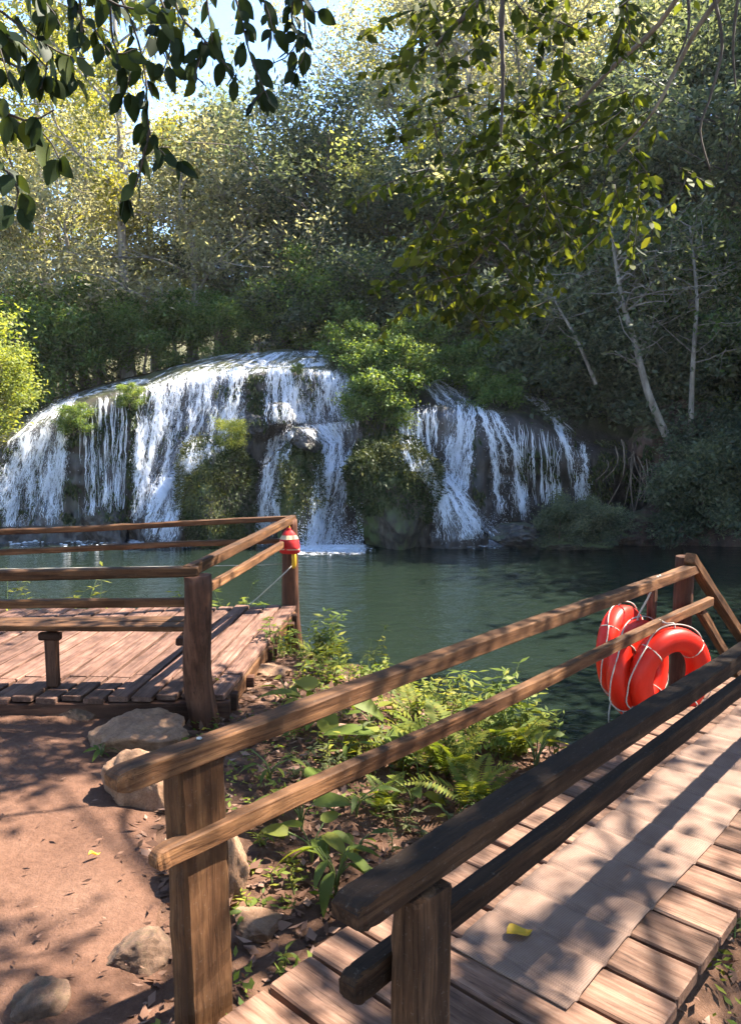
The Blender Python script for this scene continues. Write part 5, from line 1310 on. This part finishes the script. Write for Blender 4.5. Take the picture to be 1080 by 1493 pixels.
# upper left: hanging twigs with large dark oval leaves
TL = empty('overhanging_tree', (-3.2, 1.0, gz(-3.2, 1.0)), 'tree whose dark oval leaves hang into view above the platform', 'tree')
V, Fc = tube_np(smooth_path([(-3.2, 1.0, -.3), (-3.1, 1.2, 1.5), (-3.0, 1.6, 3.0), (-2.6, 2.2, 4.2), (-1.8, 2.8, 4.5)], 30), np.linspace(.2, .05, 30), 10); link('trunk', np_mesh('trunk', V, Fc, True), M['bark_brown'], TL)
tl = [[(150, -60, 3.0), (195, 40, 3.0), (212, 110, 2.95), (218, 190, 2.9), (240, 225, 2.9), (270, 245, 2.9)],
      [(240, -60, 3.1), (262, 20, 3.1), (300, 60, 3.1), (330, 95, 3.05), (350, 120, 3.0)],
      [(330, -50, 3.2), (350, 20, 3.2), (365, 80, 3.15), (385, 130, 3.1), (398, 155, 3.1)],
      [(440, -60, 3.3), (425, 20, 3.3), (435, 55, 3.2), (415, 85, 3.2), (385, 95, 3.2)],
      [(410, -50, 3.3), (450, 10, 3.3), (475, 20, 3.3)],
      [(-60, -30, 2.6), (20, 30, 2.6), (60, 60, 2.6), (95, 80, 2.6), (125, 85, 2.6)],
      [(-60, 60, 2.6), (10, 90, 2.6), (50, 110, 2.6), (80, 125, 2.6)],
      [(-70, 120, 2.5), (-10, 160, 2.5), (40, 185, 2.5), (70, 200, 2.5), (95, 250, 2.5)],
      [(-60, 210, 2.4), (-10, 240, 2.4), (15, 250, 2.4), (28, 290, 2.4), (10, 320, 2.4)],
      [(60, -60, 2.8), (100, 0, 2.8), (140, 45, 2.8), (165, 80, 2.8), (200, 70, 2.8)],
      [(218, 190, 2.9), (200, 265, 2.9), (185, 290, 2.9), (195, 300, 2.9)],
      [(-50, -60, 2.6), (30, -30, 2.6), (80, 20, 2.6), (90, 40, 2.6)],
      [(180, -60, 2.9), (230, -10, 2.9), (250, 60, 2.9), (235, 110, 2.9)],
      [(290, -60, 3.0), (300, -10, 3.0), (310, 60, 3.0)],
      [(-60, -60, 2.5), (-20, 0, 2.5), (0, 70, 2.5), (15, 120, 2.5)],
      [(100, -60, 2.8), (130, -20, 2.8), (180, 10, 2.8), (250, 15, 2.8)],
      [(385, 130, 3.1), (370, 150, 3.1)], [(-40, 20, 2.4), (30, 60, 2.4), (70, 100, 2.4)], [(-30, 140, 2.4), (20, 170, 2.4), (50, 175, 2.4), (80, 160, 2.4)], [(110, -40, 2.8), (120, 40, 2.8), (105, 100, 2.8), (120, 130, 2.8)], [(160, -40, 2.9), (165, 60, 2.9), (190, 110, 2.9), (175, 150, 2.9)], [(240, -40, 3.0), (220, 30, 3.0), (240, 80, 3.0), (255, 110, 3.0)], [(370, -40, 3.2), (395, 30, 3.2), (400, 60, 3.2)], [(20, -50, 2.6), (60, 20, 2.6), (70, 90, 2.6), (60, 130, 2.6)], [(430, -60, 3.2), (445, 40, 3.2), (440, 90, 3.2), (420, 115, 3.2)], [(300, 60, 3.1), (285, 110, 3.1), (297, 120, 3.1)]]
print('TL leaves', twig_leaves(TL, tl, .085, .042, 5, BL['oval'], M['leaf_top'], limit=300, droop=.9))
# upper right: long branch with smaller leaves, from a tree standing right of the bridge
TR = empty('shade_tree', (4.6, 1.2, gz(4.6, 1.2)), 'tree whose leafy branches sweep into view above the pond on the right', 'tree')
bpts = [(1500, -700, 3.2), (1150, -330, 4.4), (985, 0, 5.0), (890, 100, 5.2), (820, 177, 5.3), (790, 215, 5.3), (775, 265, 5.35), (755, 295, 5.4), (730, 335, 5.5), (690, 385, 5.6)]
Wb = [np.array([4.6, 1.2, -.4]), np.array([4.7, 1.3, 2.0]), np.array([4.5, 1.6, 4.3])]
V, Fc = tube_np(smooth_path(Wb + [np.array([4.6, 1.5, 7.5])], 30), np.linspace(.24, .09, 30), 12); link('trunk', np_mesh('trunk', V, Fc, True), M['bark_brown'], TR)
main = smooth_path([np.array([4.55, 1.55, 4.2])] + [atY(*q) for q in bpts[1:]], 60)
V, Fc = tube_np(main, np.r_[np.linspace(.06, .024, 30), np.linspace(.024, .006, 30)], 8); link('branch', np_mesh('branch', V, Fc, True), M['bark_brown'], TR)
V, Fc = tube_np(smooth_path([atY(*q) for q in [(735, -60, 4.4), (731, 40, 4.4), (733, 110, 4.4), (730, 200, 4.4)]], 24), np.linspace(.02, .007, 24) * (1 + .3 * np.sin(np.arange(24) * 1.9)), 7); link('vine', np_mesh('vine', V, Fc, True), M['bark_dark'], TR)
V, Fc = tube_np(smooth_path([atY(*q) for q in [(735, -60, 5.0), (700, 0, 5.0), (665, 35, 5.0), (635, 66, 5.0)]], 16), np.linspace(.022, .012, 16), 7); link('branch', np_mesh('branch', V, Fc, True), M['bark_dark'], TR)
V, Fc = tube_np(smooth_path([atY(*q) for q in [(1100, -60, 5.2), (1030, 20, 5.2), (990, 90, 5.3), (960, 150, 5.3), (930, 190, 5.4), (890, 230, 5.5)]], 24), np.linspace(.022, .006, 24), 7); link('branch', np_mesh('branch', V, Fc, True), M['bark_brown'], TR)
for pts in ([(1030, -40, 5), (1052, 60, 5), (1035, 140, 5), (1020, 190, 5), (1035, 250, 5)], [(1080, -40, 5), (1068, 60, 5), (1072, 130, 5)], [(1000, -40, 4.8), (1003, 40, 4.8), (985, 90, 4.8)]):
    V, Fc = tube_np(smooth_path([atY(*q) for q in pts], 20), np.linspace(.012, .005, 20), 6); link('vine', np_mesh('vine', V, Fc, True), M['bark_dark'], TR)
rng = random.Random(44); tr = []
hand = [[(815, 172, 5.3), (745, 160, 5.25), (675, 145, 5.2), (655, 115, 5.2)], [(790, 215, 5.3), (720, 230, 5.3), (660, 255, 5.3)], [(775, 265, 5.35), (700, 260, 5.3), (625, 262, 5.3), (590, 275, 5.3)], [(655, 115, 5.2), (640, 70, 5.1), (620, 40, 5.1)], [(690, 385, 5.6), (640, 420, 5.6), (590, 430, 5.6)], [(730, 335, 5.5), (650, 350, 5.5), (560, 345, 5.5)], [(1000, 260, 5.0), (985, 290, 5.0), (960, 310, 5.0)], [(930, 200, 5.4), (930, 300, 5.3), (920, 390, 5.2)], [(890, 230, 5.5), (870, 300, 5.5), (850, 340, 5.5)]]
tr += hand
for k in range(210):
    if k < 125:
        x = rng.uniform(620, 930); y = rng.uniform(-20, 330)
    else:
        x = rng.uniform(600, 800); y = rng.uniform(250, 440)
    if k >= 198: x = rng.uniform(900, 1010); y = rng.uniform(20, 330)
    Y = 5.3 + rng.uniform(-.5, .5); a = rng.uniform(.4, 2.8)
    ln = rng.uniform(50, 110); dx = math.cos(a) * ln - 15; dy = abs(math.sin(a)) * ln * .7
    tr.append([(x, y, Y), (x + dx * .5 + rng.uniform(-8, 8), y + dy * .45, Y + rng.uniform(-.1, .1)), (x + dx, y + dy, Y + rng.uniform(-.2, .2))])
OV2 = [me.copy() for me in BL['oval']]
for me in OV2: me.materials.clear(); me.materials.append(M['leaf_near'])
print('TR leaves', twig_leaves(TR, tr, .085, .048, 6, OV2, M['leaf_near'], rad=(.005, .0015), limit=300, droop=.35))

# canopy of the shade tree above and right of the camera (out of frame): it casts the dappled shade
def canopy():
    rng = np.random.default_rng(909); s = np.array(SUN); C = []
    lit = [(-1.25, 2.95, .42), (-1.0, 2.3, .20), (.75, 2.3, .38), (1.25, 2.9, .3), (1.2, 2.2, .3), (-1.9, 5.6, .8), (-2.6, 6.2, .7), (-1.2, 6.2, .6), (-1.2, 5.3, .25), (2.3, 4.6, .8), (.7, 5.2, .7), (.2, 4.3, .35), (-.2, 2.75, .3), (1.8, 3.6, .35), (-.5, 7.2, .6), (-.3, 5.5, .5), (-3, 5.2, .4), (-.35, 2.25, .12)]
    lit2 = [(*W(a, .2, 0)[:2], .36) for a in (.9, 1.25, 1.6, 1.95, 2.3)] + [(*W(a, -.15, 0)[:2], .25) for a in (1.2, 1.6, 2.0)]
    k = 0
    while len(C) < 300 and k < 20000:
        k += 1
        gx = rng.uniform(-4.5, 3.2); gy = rng.uniform(-1.0, 8.3); h = rng.uniform(5.2, 8.2)
        p = np.array([gx, gy, -.1]) + s * ((h + .1) / s[2])
        # must stay out of the frame
        dv = p - O3; b = dv[1] * math.cos(TH) - dv[2] * math.sin(TH); up = dv[1] * math.sin(TH) + dv[2] * math.cos(TH)
        if b > 0 and up / b < (CY + 60) / F and abs(dv[0] / b) < 620 / F: continue
        if any((gx - a) ** 2 + (gy - c) ** 2 < r * r for a, c, r in lit) and rng.random() < .88: continue
        if any((gx - a) ** 2 + (gy - c) ** 2 < r * r for a, c, r in lit2) and rng.random() < .97: continue
        if vnoise(gx * 1.5, gy * 1.5, 0, 4) < -.05: continue
        C.append(p)
    for (xa, xb, ya, yb, nn) in ((-3.2, -1.3, 3.6, 4.7, 13), (-2.3, -1.2, 1.7, 2.4, 8)):
        for _ in range(nn): C.append(np.array([rng.uniform(xa, xb), rng.uniform(ya, yb), -.1]) + s * (rng.uniform(5.4, 7.6) / s[2]))
    C2 = []
    for sv in np.arange(-.1, 2.3, .09): C2.append(W(sv, -.03, .8) + s * (rng.uniform(4.6, 6.4) / s[2]) + rng.normal(0, .04, 3))
    for sv in np.arange(.1, 1.7, .2): C2.append(W(sv, LL, .8) + s * (rng.uniform(4.6, 6.4) / s[2]) + rng.normal(0, .04, 3))
    for zz in (.2, .35, .5, .65): C2.append(W(.2, -.03, zz) + s * (rng.uniform(5, 6.4) / s[2]))
    C = np.array(C); print('canopy clusters', len(C))
    V, Fc, t = leaf_cloud(C, 58, .2, .12, rng, aspect=.55)
    V2, F2, t2 = leaf_cloud(np.array(C2), 34, .075, .10, rng, aspect=.55); Fc = np.vstack([Fc, F2 + len(V)]); V = np.vstack([V, V2]); t = np.r_[t, t2]
    o = link('crown', np_mesh('crown', V, Fc, False, t), M['leaf_near'], TR); o['kind'] = 'stuff'
    tubes = []; base = np.array([4.6, 1.5, 6.0])
    for i in range(0, len(C), 26):
        b = base + np.array([0, 0, rng.uniform(-1.5, 1.2)]); tubes.append((smooth_path([b, b + (C[i] - b) * .5 + rng.normal(0, .25, 3), C[i]], 10), np.linspace(.035, .008, 10)))
    o = tubes_obj('branches', tubes, M['bark_brown'], TR, 6); o['kind'] = 'stuff'
canopy()


# ------------------------------------------------------------------ haze: thin damp air of the gorge
def haze():
    x0, x1, y0, y1, z0, z1 = -62, 62, -32, 72, -4.0, 26.0
    V = np.array([(x, y, z) for x in (x0, x1) for y in (y0, y1) for z in (z0, z1)], float)
    Fc = np.array([[0, 1, 3, 2], [4, 6, 7, 5], [0, 4, 5, 1], [2, 3, 7, 6], [0, 2, 6, 4], [1, 5, 7, 3]])
    m = bpy.data.materials.new('damp_air'); m.use_nodes = True; nt = m.node_tree; nt.nodes.clear()
    out = nt.nodes.new('ShaderNodeOutputMaterial'); pv = nt.nodes.new('ShaderNodeVolumePrincipled')
    pv.inputs['Color'].default_value = (0.97, 0.97, 0.95, 1); pv.inputs['Density'].default_value = 0.00035; pv.inputs['Anisotropy'].default_value = 0.1
    nt.links.new(pv.outputs[0], out.inputs['Volume'])
    tag(link('haze', np_mesh('haze', V, Fc), m), 'thin sunlit haze filling the wooded gorge', 'haze', kind='stuff')
haze()
